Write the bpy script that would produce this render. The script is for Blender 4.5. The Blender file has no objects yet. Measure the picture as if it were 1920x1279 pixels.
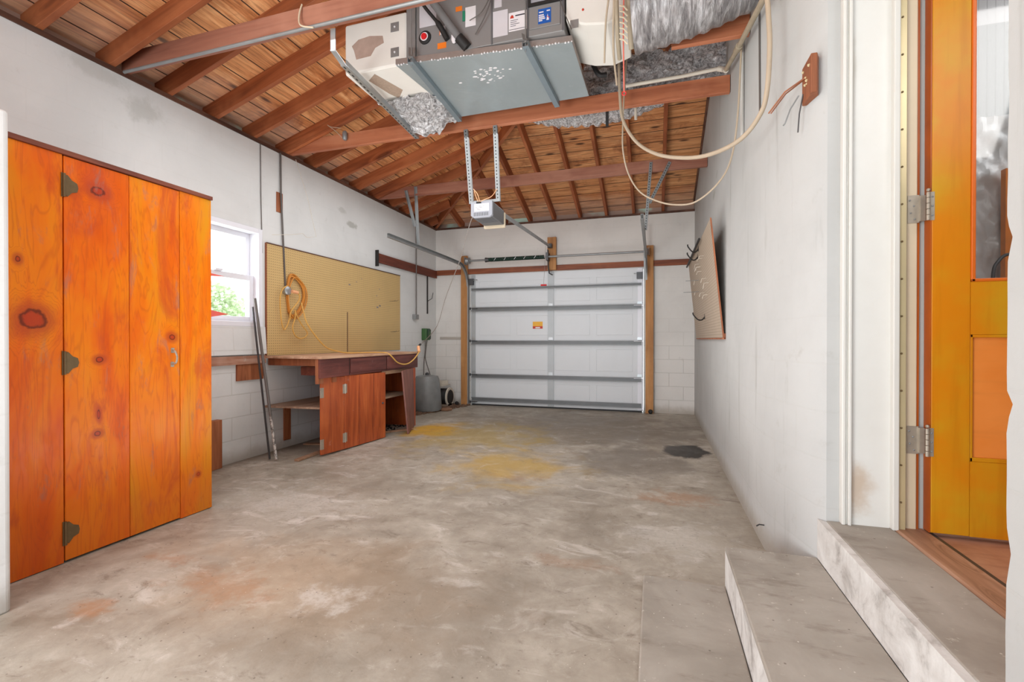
import bpy, math, random
from mathutils import Vector, Matrix, noise as mn
random.seed(7)
D = bpy.data
SC = bpy.context.scene
COL = SC.collection
PI = math.pi

# ---------------------------------------------------------------- camera, world, light, exposure
SC.view_settings.view_transform = 'Standard'
SC.view_settings.look = 'None'
SC.view_settings.gamma = 1.0
SC.view_settings.use_curve_mapping = False
SC.view_settings.exposure = 0.0
cd = D.cameras.new('camera')
cam = D.objects.new('camera', cd); COL.objects.link(cam)
cd.sensor_fit = 'HORIZONTAL'; cd.sensor_width = 36.0
cd.lens = 870.0 / 1920.0 * 36.0
cd.clip_start = 0.02; cd.clip_end = 300
cam.location = (0, 0, 1.12)
cam.rotation_euler = (PI/2 - 0.0046, 0, 0.2986)
SC.camera = cam

w = D.worlds.new('world'); SC.world = w
w.use_nodes = True
bgn = w.node_tree.nodes['Background']
bgn.inputs[0].default_value = (0.86, 0.93, 1.0, 1); bgn.inputs[1].default_value = 3.0

def area(name, loc, rot, sx, sy, power, color=(1, 1, 1)):
    l = D.lights.new(name, 'AREA'); l.shape = 'RECTANGLE'; l.size = sx; l.size_y = sy
    l.energy = power; l.color = color
    o = D.objects.new(name, l); COL.objects.link(o); o.location = loc; o.rotation_euler = rot
    return o
# added soft fill behind the camera, at the end left open for light
area('rear_fill', (-1.9, -1.4, 1.9), (math.radians(82), 0, 0), 3.2, 2.6, 28, (0.955, 0.985, 1.0))
# photographer's flash thrown up into the roof from behind the camera
area('roof_flash', (-2.3, -1.2, 0.7), (math.radians(128), 0, math.radians(-4)), 1.6, 1.2, 120, (0.96, 0.985, 1.0))
area('low_up_fill', (-1.1, 3.2, 0.25), (math.radians(180), 0, 0), 1.4, 3.0, 44, (0.97, 0.99, 1.0))  # added upward fill just above the floor, brightens drain pan and roof
# daylight in the window
area('window_daylight', (-3.95, 3.1, 1.75), (0, math.radians(-80), 0), 0.9, 0.9, 14, (0.93, 0.97, 1.0))
# added fill lights, no real fixtures, for the garage bay and house room
area('bay_fill', (-1.9, 4.0, 2.96), (0, 0, 0), 2.2, 4.2, 54, (0.955, 0.985, 1.0))
area('house_room_fill', (3.0, 2.7, 3.4), (0, 0, 0), 1.5, 1.2, 28, (0.98, 0.99, 1.0))
area('house_floor_fill', (1.6, 1.0, 2.6), (math.radians(60), 0, 0), 0.8, 0.8, 9, (1.0, 0.98, 0.95))

# ---------------------------------------------------------------- node helpers
class NT:
    def __init__(s, name, rough=0.6, metal=0.0, spec=0.5):
        s.m = D.materials.new(name); s.m.use_nodes = True
        s.t = s.m.node_tree; s.n = s.t.nodes; s.l = s.t.links
        s.b = s.n['Principled BSDF']
        s.b.inputs['Roughness'].default_value = rough
        s.b.inputs['Metallic'].default_value = metal
        s.b.inputs['Specular IOR Level'].default_value = spec
    def setin(s, sock, v):
        if isinstance(v, bpy.types.NodeSocket): s.l.new(v, sock)
        elif isinstance(v, (tuple, list)) and len(v) == 3 and sock.type == 'RGBA': sock.default_value = (*v, 1)
        else: sock.default_value = v
    def obj(s, rnd=False):
        v = s.n.new('ShaderNodeTexCoord').outputs['Object']
        if rnd:
            r = s.n.new('ShaderNodeObjectInfo').outputs['Random']
            m = s.n.new('ShaderNodeVectorMath'); m.operation = 'SCALE'; m.inputs[0].default_value = (37, 23, 51)
            s.l.new(r, m.inputs['Scale'])
            v = s.vm('ADD', v, m.outputs[0])
        return v
    def vm(s, op, a, b=(0, 0, 0), out=0):
        n = s.n.new('ShaderNodeVectorMath'); n.operation = op
        s.setin(n.inputs[0], a); s.setin(n.inputs[1], b); return n.outputs[out]
    def scale(s, v, sc): return s.vm('MULTIPLY', v, sc)
    def ma(s, op, a, b=0.0, c=None, clamp=False):
        n = s.n.new('ShaderNodeMath'); n.operation = op; n.use_clamp = clamp
        s.setin(n.inputs[0], a); s.setin(n.inputs[1], b)
        if c is not None: s.setin(n.inputs[2], c)
        return n.outputs[0]
    def sep(s, v):
        n = s.n.new('ShaderNodeSeparateXYZ'); s.l.new(v, n.inputs[0]); return n.outputs
    def comb(s, x=0.0, y=0.0, z=0.0):
        n = s.n.new('ShaderNodeCombineXYZ')
        for i, q in enumerate((x, y, z)): s.setin(n.inputs[i], q)
        return n.outputs[0]
    def noise(s, v, sc=5, det=4, rough=0.55, dist=0.0, col=False):
        n = s.n.new('ShaderNodeTexNoise'); s.l.new(v, n.inputs['Vector'])
        n.inputs['Scale'].default_value = sc; n.inputs['Detail'].default_value = det
        n.inputs['Roughness'].default_value = rough; n.inputs['Distortion'].default_value = dist
        return n.outputs['Color' if col else 'Fac']
    def vor(s, v, sc=5, feat='F1', out='Distance', rnd=1.0):
        n = s.n.new('ShaderNodeTexVoronoi'); n.feature = feat; s.l.new(v, n.inputs['Vector'])
        n.inputs['Scale'].default_value = sc; n.inputs['Randomness'].default_value = rnd
        return n.outputs[out]
    def ramp(s, f, stops, interp='LINEAR'):
        n = s.n.new('ShaderNodeValToRGB'); n.color_ramp.interpolation = interp
        e = n.color_ramp.elements
        while len(e) < len(stops): e.new(0.5)
        for i, (p, c) in enumerate(stops):
            e[i].position = p; e[i].color = (*c, 1) if isinstance(c, tuple) else (c, c, c, 1)
        s.l.new(f, n.inputs[0]); return n.outputs[0]
    def mix(s, f, a, b, mode='MIX'):
        n = s.n.new('ShaderNodeMix'); n.data_type = 'RGBA'; n.blend_type = mode
        s.setin(n.inputs[0], f); s.setin(n.inputs[6], a); s.setin(n.inputs[7], b); return n.outputs[2]
    def sm(s, v, lo, hi, a=0.0, b=1.0):
        n = s.n.new('ShaderNodeMapRange'); n.interpolation_type = 'SMOOTHSTEP'
        s.setin(n.inputs[0], v)
        for i, q in ((1, lo), (2, hi), (3, a), (4, b)): n.inputs[i].default_value = q
        return n.outputs[0]
    def wn(s, v):
        n = s.n.new('ShaderNodeTexWhiteNoise'); n.noise_dimensions = '1D'; s.l.new(v, n.inputs['W']); return n.outputs['Value']
    def bump(s, h, strength=0.3, dist=0.01):
        n = s.n.new('ShaderNodeBump'); s.l.new(h, n.inputs['Height'])
        n.inputs['Strength'].default_value = strength; n.inputs['Distance'].default_value = dist
        s.l.new(n.outputs[0], s.b.inputs['Normal'])
    def color(s, c): s.setin(s.b.inputs['Base Color'], c)
    def blob(s, X, Y, cx, cy, rx, ry, nz, amt=0.5, soft=0.5):
        """mask of an irregular patch centred at cx, cy"""
        a = s.ma('DIVIDE', s.ma('SUBTRACT', X, cx), rx); b = s.ma('DIVIDE', s.ma('SUBTRACT', Y, cy), ry)
        d = s.ma('SQRT', s.ma('ADD', s.ma('MULTIPLY', a, a), s.ma('MULTIPLY', b, b)))
        d = s.ma('ADD', d, s.ma('MULTIPLY', s.ma('SUBTRACT', nz, 0.5), amt * 2))
        return s.sm(d, 1 - soft, 1.0, 1.0, 0.0)

def srgb(r, g, b):
    f = lambda c: (c/255/12.92) if c/255 <= 0.04045 else ((c/255+0.055)/1.055)**2.4
    return (f(r), f(g), f(b))

def plain(name, c, rough=0.5, metal=0.0, var=0.12, sc=14, bump=0.0):
    t = NT(name, rough, metal)
    v = t.obj(True)
    n = t.noise(v, sc, 5)
    t.color(t.mix(n, tuple(x*(1-var) for x in c), tuple(min(1, x*(1+var)) for x in c)))
    if bump: t.bump(t.noise(v, sc*3, 3), bump, 0.004)
    return t.m

def wood(name, dark, mid, light, axis='X', rough=0.6, sc=1.0, knots=0.6, scuff=0.0, rnd=True):
    t = NT(name, rough)
    v0 = t.obj(rnd)
    al, ac = 0.9*sc, 9.0*sc
    s3 = {'X': (al, ac, ac), 'Y': (ac, al, ac), 'Z': (ac, ac, al)}[axis]
    kn = {'X': (1.3, 6, 6), 'Y': (6, 1.3, 6), 'Z': (6, 6, 1.3)}[axis]
    k = t.vor(t.scale(v0, kn), 1.0*sc)
    kd = t.sm(k, 0.0, 0.28, 1.0, 0.0)
    v = t.vm('ADD', t.scale(v0, s3), t.comb(t.ma('MULTIPLY', kd, 0.9), t.ma('MULTIPLY', kd, 0.9), t.ma('MULTIPLY', kd, 0.9)))
    g1 = t.noise(v, 1.2, 5, 0.6, 0.6)
    s4 = tuple(q*(5 if q == ac else 1.6) for q in s3)
    g2 = t.noise(t.vm('ADD', t.scale(v0, s4), (3, 1, 7)), 1.0, 3, 0.6)
    c = t.ramp(g1, [(0.28, dark), (0.5, mid), (0.72, light)])
    c = t.mix(t.sm(g2, 0.42, 0.75, 0.0, 0.55), c, dark)
    if rnd:      # boards differ from one another
        rv = t.n.new('ShaderNodeObjectInfo').outputs['Random']
        c = t.mix(t.ma('MULTIPLY', t.sm(rv, 0.2, 1.0), 0.45), c, tuple(q*0.6 for q in mid))
        c = t.mix(t.sm(t.noise(t.scale(v0, (1.4, 1.4, 1.4)), 1.0, 4, 0.6), 0.5, 0.68, 0.0, 0.5), c, light)
    if knots: c = t.mix(t.ma('MULTIPLY', t.sm(k, 0.03, 0.13, 1.0, 0.0), knots), c, tuple(x*0.25 for x in dark))
    if scuff:
        sfn = t.noise(v0, 11, 6, 0.7)
        c = t.mix(t.sm(sfn, 0.62, 0.75, 0.0, scuff), c, (0.5, 0.47, 0.42))
    t.color(c)
    t.bump(t.ma('ADD', g2, g1), 0.25, 0.003)
    return t.m

# ---------------------------------------------------------------- mesh helpers
class MB:
    def __init__(s): s.v = []; s.f = []
    def add(s, vs, fs):
        k = len(s.v); s.v += [Vector(p) for p in vs]; s.f += [tuple(i+k for i in f) for f in fs]; return s
    def box(s, x0, x1, y0, y1, z0, z1):
        return s.add([(x0, y0, z0), (x1, y0, z0), (x1, y1, z0), (x0, y1, z0), (x0, y0, z1), (x1, y0, z1), (x1, y1, z1), (x0, y1, z1)],
                     [(0, 3, 2, 1), (4, 5, 6, 7), (0, 1, 5, 4), (1, 2, 6, 5), (2, 3, 7, 6), (3, 0, 4, 7)])
    def prism(s, poly, ext):
        """polygon (3-d points) extruded by vector ext"""
        n = len(poly); e = Vector(ext)
        vs = [Vector(p) for p in poly] + [Vector(p)+e for p in poly]
        fs = [tuple(range(n))[::-1], tuple(range(n, 2*n))] + [(i, (i+1) % n, n+(i+1) % n, n+i) for i in range(n)]
        return s.add(vs, fs)
    def bar(s, a, b, wd, ht, up=(0, 0, 1)):
        """rectangular bar from a to b; wd across, ht along up"""
        a, b = Vector(a), Vector(b); d = (b-a).normalized(); u = Vector(up)
        r = d.cross(u)
        if r.length < 1e-4: r = d.cross(Vector((1, 0, 0)))
        r.normalize(); u = r.cross(d).normalized()
        q = [r*(i*wd/2)+u*(j*ht/2) for i, j in ((-1, -1), (1, -1), (1, 1), (-1, 1))]
        return s.prism([a+x for x in q], b-a)
    def tube(s, pts, r, seg=8, cap=True, jit=0.0, closed=False):
        pts = [Vector(p) for p in pts]; n = len(pts); rings = []
        rr = r if isinstance(r, (list, tuple)) else [r]*n
        t0 = (pts[1]-pts[0]).normalized(); up = Vector((0, 0, 1)) if abs(t0.z) < 0.9 else Vector((1, 0, 0))
        x = t0.cross(up).normalized()
        base = len(s.v)
        for i, p in enumerate(pts):
            t = (pts[min(i+1, n-1)]-pts[max(i-1, 0)]).normalized()
            x = (x - t*x.dot(t)).normalized(); y = t.cross(x)
            for k in range(seg):
                a = 2*PI*k/seg; q = rr[i]*(1+(random.random()-0.5)*jit)
                s.v.append(p+x*math.cos(a)*q+y*math.sin(a)*q)
        for i in range(n-1):
            for k in range(seg):
                a = base+i*seg+k; b = base+i*seg+(k+1) % seg
                s.f.append((a, b, b+seg, a+seg))
        if cap:
            s.f.append(tuple(base+k for k in range(seg))[::-1]); s.f.append(tuple(base+(n-1)*seg+k for k in range(seg)))
        return s
    def cyl(s, a, b, r, seg=16): return s.tube([a, b], r, seg)
    def lathe(s, prof, c, seg=24, axis='Z'):
        base = len(s.v); n = len(prof)
        for (r, h) in prof:
            for k in range(seg):
                a = 2*PI*k/seg; x, y = r*math.cos(a), r*math.sin(a)
                p = {'Z': (x, y, h), 'Y': (x, h, y), 'X': (h, x, y)}[axis]
                s.v.append(Vector(c)+Vector(p))
        for i in range(n-1):
            for k in range(seg):
                a = base+i*seg+k; b = base+i*seg+(k+1) % seg
                s.f.append((a, b, b+seg, a+seg))
        s.f.append(tuple(base+k for k in range(seg))[::-1]); s.f.append(tuple(base+(n-1)*seg+k for k in range(seg)))
        return s
    def sphere(s, c, r, seg=12, sx=1, sy=1, sz=1):
        base = len(s.v); h = seg//2
        for i in range(h+1):
            th = PI*i/h
            for k in range(seg):
                a = 2*PI*k/seg
                s.v.append(Vector(c)+Vector((r*sx*math.sin(th)*math.cos(a), r*sy*math.sin(th)*math.sin(a), r*sz*math.cos(th))))
        for i in range(h):
            for k in range(seg):
                a = base+i*seg+k; b = base+i*seg+(k+1) % seg
                s.f.append((a, a+seg, b+seg, b))
        return s
    def grid(s, fn, nu, nv):
        base = len(s.v)
        for i in range(nu+1):
            for j in range(nv+1): s.v.append(Vector(fn(i/nu, j/nv)))
        for i in range(nu):
            for j in range(nv):
                a = base+i*(nv+1)+j; s.f.append((a, a+nv+1, a+nv+2, a+1))
        return s

ORG = {}
UNIT = [1.0, Vector((0, 0, 0))]      # size and offset of the assembly being built
def mesh(name, mb, mat, org=(0, 0, 0), bevel=0.0, smooth=False):
    me = D.meshes.new(name); o3 = Vector(org)
    me.from_pydata([tuple(v*UNIT[0]+UNIT[1]-o3) for v in mb.v], [], mb.f); me.validate(); me.update()
    me.materials.append(mat)
    import bmesh
    b = bmesh.new(); b.from_mesh(me); bmesh.ops.recalc_face_normals(b, faces=b.faces); b.to_mesh(me); b.free()
    if smooth:
        for p in me.polygons: p.use_smooth = True
        me.set_sharp_from_angle(angle=math.radians(40))
    o = D.objects.new(name, me); COL.objects.link(o)
    if bevel:
        md = o.modifiers.new('bevel', 'BEVEL'); md.width = bevel; md.segments = 2; md.limit_method = 'ANGLE'
    return o
def tag(o, label, cat, group=None, kind=None):
    o['label'] = label; o['category'] = cat
    if group: o['group'] = group
    if kind: o['kind'] = kind
    return o
def T(name, label, cat, loc, group=None):
    loc = Vector(loc)*UNIT[0]+UNIT[1]
    o = D.objects.new(name, None); COL.objects.link(o); o.location = loc; o.empty_display_size = 0.05
    tag(o, label, cat, group); ORG[o] = Vector(loc); return o
def P(name, mb, mat, par, label=None, bevel=0.0, smooth=False):
    org = ORG.get(par, Vector((0, 0, 0)))
    o = mesh(name, mb, mat, org, bevel, smooth); o.parent = par; ORG[o] = org
    if label: o['label'] = label
    return o
def S(name, label, cat, mb, mat, loc=None, group=None, bevel=0.0, smooth=False):
    if loc is None:
        n = len(mb.v); loc = (sum(v.x for v in mb.v)/n, sum(v.y for v in mb.v)/n, min(v.z for v in mb.v))
    loc = Vector(loc)*UNIT[0]+UNIT[1]
    o = mesh(name, mb, mat, loc, bevel, smooth); o.location = loc; ORG[o] = Vector(loc)
    return tag(o, label, cat, group)
def ST(name, mb, mat, par=None, bevel=0.0, smooth=False):
    o = mesh(name, mb, mat, (0, 0, 0), bevel, smooth)
    if par: o.parent = par
    else: o['kind'] = 'structure'
    return o
def smoothpts(pts, k=6):
    P_ = [Vector(p) for p in pts]; P_ = [P_[0]*2-P_[1]] + P_ + [P_[-1]*2-P_[-2]]; out = []
    for i in range(1, len(P_)-2):
        a, b, c, d = P_[i-1:i+3]
        for j in range(k):
            t = j/k
            out.append(0.5*((2*b)+(c-a)*t+(2*a-5*b+4*c-d)*t*t+(3*b-a-3*c+d)*t**3))
    out.append(P_[-2]); return out

# ---------------------------------------------------------------- room numbers (metres)
XL, XR, YB, H = -3.64, 0.559, 7.33, 3.017
XD = 0.69            # wall plane beside the house door
SL = 0.31            # roof slope
RD = 0.14            # rafter depth

# ---------------------------------------------------------------- materials
def m_floor():
    t = NT('stained_concrete', 0.62); v = t.obj(); X, Y, Z = t.sep(v)
    n1 = t.noise(v, 1.1, 6, 0.6, 0.8); n2 = t.noise(v, 7, 7, 0.65); n3 = t.noise(v, 45, 4, 0.7)
    nb = t.noise(t.vm('ADD', v, (5, 9, 2)), 2.6, 6, 0.62, 0.5)
    c = t.ramp(n1, [(0.3, srgb(132, 123, 108)), (0.5, srgb(160, 152, 139)), (0.7, srgb(186, 180, 168))])
    c = t.mix(0.4, c, t.ramp(n2, [(0.3, srgb(128, 117, 104)), (0.55, srgb(172, 163, 150)), (0.72, srgb(206, 199, 188))]))
    c = t.mix(t.sm(n3, 0.58, 0.8, 0, 0.25), c, srgb(120, 108, 94))
    streak = t.noise(t.scale(v, (1.6, 3.0, 1)), 1.8, 7, 0.68, 0.9)
    c = t.mix(t.sm(streak, 0.54, 0.68, 0, 0.6), c, srgb(206, 200, 192))
    c = t.mix(t.sm(t.noise(t.scale(v, (3.2, 5.0, 1)), 1.5, 7, 0.72, 0.8), 0.55, 0.7, 0, 0.6), c, srgb(106, 94, 80))
    # tan / rust area on the left foreground
    c = t.mix(t.ma('MULTIPLY', t.blob(X, Y, -1.5, 1.75, 1.1, 0.6, nb, 0.9, 0.9), 0.45), c, srgb(182, 150, 116))
    for cx, cy, rx, ry, k in ((-2.24, 1.32, 0.16, 0.07, 0.6), (-1.85, 1.62, 0.4, 0.16, 0.5), (-1.1, 3.6, 0.35, 0.12, 0.3), (0.15, 3.45, 0.34, 0.22, 0.45), (-2.35, 1.75, 0.2, 0.08, 0.45), (-0.4, 2.3, 0.3, 0.08, 0.25)):
        c = t.mix(t.ma('MULTIPLY', t.ma('MULTIPLY', t.blob(X, Y, cx, cy, rx, ry, n2, 1.6, 0.9), k), t.sm(n3, 0.3, 0.6, 0.6, 1.0)), c, srgb(172, 122, 82))
    # dark worn area at the far end
    c = t.mix(t.ma('MULTIPLY', t.blob(X, Y, -0.9, 5.9, 2.3, 1.5, nb, 0.8, 0.7), 0.7), c, srgb(106, 95, 82))
    c = t.mix(t.ma('MULTIPLY', t.blob(X, Y, -0.2, 4.4, 0.7, 0.7, nb, 0.9, 0.6), 0.6), c, srgb(108, 100, 91))
    for cx, cy, rx, ry, k in ((-0.9, 1.75, 1.0, 0.55, 0.45), (-1.5, 3.1, 0.9, 0.45, 0.4), (-0.5, 2.9, 0.7, 0.5, 0.4), (-2.6, 3.2, 0.6, 0.5, 0.35), (-1.3, 1.35, 0.5, 0.2, 0.4)):
        c = t.mix(t.ma('MULTIPLY', t.blob(X, Y, cx, cy, rx, ry, nb, 1.4, 0.9), k), c, srgb(122, 112, 98))
    # yellow paint overspray
    c = t.mix(t.ma('MULTIPLY', t.blob(X, Y, -2.6, 5.15, 0.42, 0.6, nb, 0.9, 0.7), 0.95), c, srgb(200, 150, 24))
    c = t.mix(t.ma('MULTIPLY', t.blob(X, Y, -1.9, 5.0, 1.0, 1.2, nb, 1.2, 0.9), 0.55), c, srgb(176, 148, 62))
    c = t.mix(t.ma('MULTIPLY', t.blob(X, Y, -1.25, 3.95, 0.75, 0.85, nb, 1.1, 0.9), 0.7), c, srgb(190, 154, 58))
    # white scuffs
    for cx, cy, rx, ry, k in ((-1.37, 1.66, 0.2, 0.12, 0.55), (-0.86, 1.97, 0.16, 0.05, 0.4), (-0.02, 3.1, 0.07, 0.06, 0.5), (0.1, 2.75, 0.4, 0.3, 0.35), (-2.3, 2.6, 0.6, 0.35, 0.4)):
        c = t.mix(t.ma('MULTIPLY', t.ma('MULTIPLY', t.blob(X, Y, cx, cy, rx, ry, n2, 1.8, 0.8), k), t.sm(n3, 0.35, 0.55, 0.5, 1.0)), c, srgb(214, 210, 204))
    # fine dark pitting, scratches and paint specks
    pit = t.noise(t.scale(v, (18, 26, 1)), 1.0, 5, 0.75, 0.6)
    c = t.mix(t.sm(pit, 0.58, 0.72, 0, 0.4), c, srgb(104, 90, 76))
    mot = t.noise(v, 3.2, 7, 0.72, 1.2)
    c = t.mix(t.sm(mot, 0.52, 0.68, 0, 0.4), c, srgb(126, 114, 98))
    c = t.mix(t.sm(mot, 0.44, 0.3, 0, 0.35), c, srgb(206, 200, 190))
    spk = t.vor(v, 26, 'F1')
    c = t.mix(t.sm(spk, 0.03, 0.07, 0.7, 0.0), c, srgb(222, 216, 206))
    spk2 = t.vor(t.vm('ADD', v, (3, 7, 0)), 19, 'F1')
    c = t.mix(t.sm(spk2, 0.04, 0.09, 0.7, 0.0), c, srgb(90, 78, 66))
    # oil patch by the right wall
    c = t.mix(t.blob(X, Y, 0.30, 4.9, 0.27, 0.34, nb, 0.7, 0.25), c, srgb(52, 48, 44))
    # dirt along the wall feet
    c = t.mix(t.ma('MULTIPLY', t.sm(t.ma('ADD', X, t.ma('MULTIPLY', nb, 0.25)), -3.55, -3.3, 0.75, 0.0), 1.0), c, srgb(92, 76, 62))
    t.color(c)
    t.setin(t.b.inputs['Roughness'], t.sm(n1, 0.3, 0.7, 0.42, 0.72))
    t.bump(t.ma('ADD', t.ma('MULTIPLY', n2, 0.6), n3), 0.18, 0.004)
    return t.m
M_FLOOR = m_floor()
M_DECK = None

def m_wall(name, axis, base=(212, 211, 208), dirt=0.35, streak=0.0, blocks=0.5, low=0.25):
    t = NT(name, 0.75, 0, 0.3); v = t.obj(); X, Y, Z = t.sep(v)
    u = Y if axis == 'X' else X
    uv = t.comb(u, Z, 0.0)
    n1 = t.noise(v, 1.3, 6, 0.6, 0.4); n2 = t.noise(v, 9, 6, 0.65); n3 = t.noise(v, 60, 3)
    b = srgb(*base)
    c = t.mix(t.sm(n1, 0.35, 0.7), b, tuple(x*0.9 for x in b))
    c = t.mix(t.sm(n2, 0.6, 0.78, 0, dirt), c, srgb(150, 145, 136))
    if streak:
        s_ = t.noise(t.comb(t.ma('MULTIPLY', u, 9.0), t.ma('MULTIPLY', Z, 0.7), 0.0), 1.0, 6, 0.65, 0.3)
        c = t.mix(t.sm(s_, 0.56, 0.76, 0, streak), c, srgb(128, 122, 114))
    # dirty foot of the wall
    ft = t.sm(t.ma('ADD', Z, t.ma('MULTIPLY', n2, 0.12)), 0.07, 0.22, 0.6, 0.0)
    c = t.mix(ft, c, srgb(140, 125, 106))
    if axis == 'X':   # old marks on the upper wall
        for cx, cz, rx, rz, k in ((2.5, 2.82, 0.16, 0.12, 0.3), (2.2, 2.95, 0.25, 0.08, 0.25), (4.99, 2.55, 0.14, 0.05, 0.55), (4.8, 2.68, 0.1, 0.05, 0.3)):
            c = t.mix(t.ma('MULTIPLY', t.blob(Y, Z, cx, cz, rx, rz, n2, 0.9, 0.6), k), c, srgb(146, 146, 136))
    br = t.n.new('ShaderNodeTexBrick'); t.l.new(uv, br.inputs['Vector'])
    br.inputs['Scale'].default_value = 1.0; br.inputs['Brick Width'].default_value = 0.406; br.inputs['Row Height'].default_value = 0.203
    br.inputs['Mortar Size'].default_value = 0.006; br.inputs['Mortar Smooth'].default_value = 0.5
    br.inputs['Color1'].default_value = br.inputs['Color2'].default_value = (1, 1, 1, 1); br.inputs['Mortar'].default_value = (0, 0, 0, 1)
    bf = t.ma('SUBTRACT', 1.0, br.outputs['Fac'])
    fade = t.sm(Z, 0.7, 1.6, 1.0, low)
    bk = t.ma('MULTIPLY', t.ma('MULTIPLY', br.outputs['Fac'], fade), blocks)
    c = t.mix(bk, c, srgb(168, 164, 156))
    t.color(c)
    h = t.ma('ADD', t.ma('MULTIPLY', bk, -2.0), t.ma('ADD', t.ma('MULTIPLY', n3, 0.25), t.ma('MULTIPLY', n2, 0.3)))
    t.bump(h, 0.35, 0.006)
    return t.m
M_WL = m_wall('painted_block_left', 'X', (222, 223, 222), 0.18, 0.0, 0.3, 0.12)
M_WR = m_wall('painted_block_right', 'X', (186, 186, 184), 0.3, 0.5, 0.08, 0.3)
M_WB = m_wall('painted_block_back', 'Y', (222, 218, 213), 0.25, 0.0, 0.4, 0.15)
M_WP = m_wall('painted_block_pillar', 'Y', (232, 232, 231), 0.1, 0.0, 0.1, 0.3)

def m_riser():
    t = NT('whitewashed_riser', 0.7); v = t.obj(); n = t.noise(v, 6, 7, 0.7, 0.5); s_ = t.noise(t.scale(v, (3, 8, 2)), 1.5, 6, 0.7)
    c = t.ramp(n, [(0.35, srgb(226, 225, 222)), (0.55, srgb(205, 202, 198)), (0.7, srgb(150, 145, 140))])
    c = t.mix(t.sm(s_, 0.5, 0.7, 0, 0.5), c, srgb(168, 162, 156)); t.color(c); t.bump(n, 0.3, 0.006); return t.m
def m_step():
    t = NT('grey_painted_step', 0.6); v = t.obj(); n = t.noise(v, 2.5, 6, 0.6, 0.4); n2 = t.noise(v, 30, 4, 0.7); n3 = t.noise(t.scale(v, (2, 5, 2)), 2, 6, 0.7)
    c = t.ramp(n, [(0.3, srgb(134, 127, 117)), (0.5, srgb(158, 151, 141)), (0.72, srgb(178, 172, 163))])
    c = t.mix(t.sm(n2, 0.62, 0.74, 0, 0.6), c, srgb(215, 210, 200)); c = t.mix(t.sm(n3, 0.54, 0.7, 0, 0.45), c, srgb(112, 100, 86))
    sp_ = t.vor(v, 22); c = t.mix(t.sm(sp_, 0.03, 0.08, 0.8, 0.0), c, srgb(226, 222, 214)); sq_ = t.vor(t.vm('ADD', v, (2, 5, 0)), 15); c = t.mix(t.sm(sq_, 0.03, 0.08, 0.7, 0.0), c, srgb(84, 74, 64))
    t.color(c); t.bump(n2, 0.15, 0.003); return t.m
M_RISER, M_STEP = m_riser(), m_step()

def m_deck():
    t = NT('roof_boards', 0.7); v = t.obj(); X, Y, Z = t.sep(v)
    q = t.ma('DIVIDE', X, 0.19); row = t.ma('FLOOR', q); fr = t.ma('FRACT', q)
    r = t.wn(row)
    vv = t.comb(t.ma('MULTIPLY', X, 14.0), t.ma('ADD', t.ma('MULTIPLY', Y, 1.6), t.ma('MULTIPLY', r, 40.0)), r)
    g = t.noise(vv, 1.0, 6, 0.65, 0.8)
    g2 = t.noise(t.scale(vv, (5, 2, 1)), 1.0, 4, 0.6)
    c = t.ramp(g, [(0.25, srgb(132, 66, 28)), (0.46, srgb(202, 130, 76)), (0.72, srgb(246, 190, 134))])
    c = t.mix(t.ma('MULTIPLY', r, 0.5), c, srgb(236, 172, 116))
    c = t.mix(t.sm(g2, 0.45, 0.7, 0, 0.55), c, srgb(104, 50, 24))
    k = t.vor(t.comb(t.ma('MULTIPLY', X, 7.0), t.ma('ADD', t.ma('MULTIPLY', Y, 2.2), t.ma('MULTIPLY', r, 17.0)), r), 1.0)
    c = t.mix(t.sm(k, 0.06, 0.2, 0.9, 0.0), c, srgb(58, 26, 14))
    c = t.mix(t.sm(t.noise(v, 2.2, 5, 0.65, 0.6), 0.52, 0.68, 0.0, 0.55), c, srgb(118, 58, 28))
    # boards nearest the eaves are paler
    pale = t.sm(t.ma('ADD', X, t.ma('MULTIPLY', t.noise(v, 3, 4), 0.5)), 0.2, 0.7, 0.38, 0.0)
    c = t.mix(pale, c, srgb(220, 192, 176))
    gap = t.sm(fr, 0.025, 0.07, 1.0, 0.0)
    c = t.mix(gap, c, srgb(40, 18, 10))
    t.color(c); t.bump(t.ma('SUBTRACT', t.ma('MULTIPLY', g2, 0.2), gap), 0.5, 0.006); return t.m
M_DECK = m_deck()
M_RAFT = wood('rafter_timber', srgb(104, 50, 24), srgb(162, 88, 48), srgb(198, 122, 76), 'X', 0.62, 0.8, 0.5)
M_JOIST = wood('joist_timber', srgb(118, 66, 50), srgb(162, 104, 82), srgb(188, 134, 110), 'X', 0.6, 0.7, 0.6)
M_JOIST2 = wood('joist_orange_timber', srgb(146, 78, 50), srgb(190, 116, 80), srgb(208, 142, 106), 'X', 0.55, 0.7, 0.4)
M_PLATE = wood('dark_plate_timber', srgb(58, 34, 24), srgb(92, 58, 42), srgb(120, 82, 64), 'Y', 0.7, 1, 0.2)
M_LEDGE = wood('dark_ledger_timber', srgb(78, 34, 22), srgb(112, 52, 34), srgb(140, 76, 50), 'Y', 0.6, 1, 0.3)
M_LEDGEX = wood('brown_ledger_timber', srgb(98, 46, 24), srgb(134, 70, 38), srgb(160, 92, 54), 'X', 0.6, 1, 0.3)
M_POST = wood('new_pine_post', srgb(150, 96, 48), srgb(186, 128, 70), srgb(206, 150, 92), 'Z', 0.6, 1, 0.4)
M_TOP = wood('bench_top_timber', srgb(150, 108, 82), srgb(190, 150, 120), srgb(216, 182, 152), 'Y', 0.65, 1, 0.2, 0.2)
M_APRON = wood('dark_stained_apron', srgb(66, 28, 24), srgb(96, 46, 40), srgb(124, 66, 56), 'Y', 0.5, 1, 0.2, 0.15)
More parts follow.
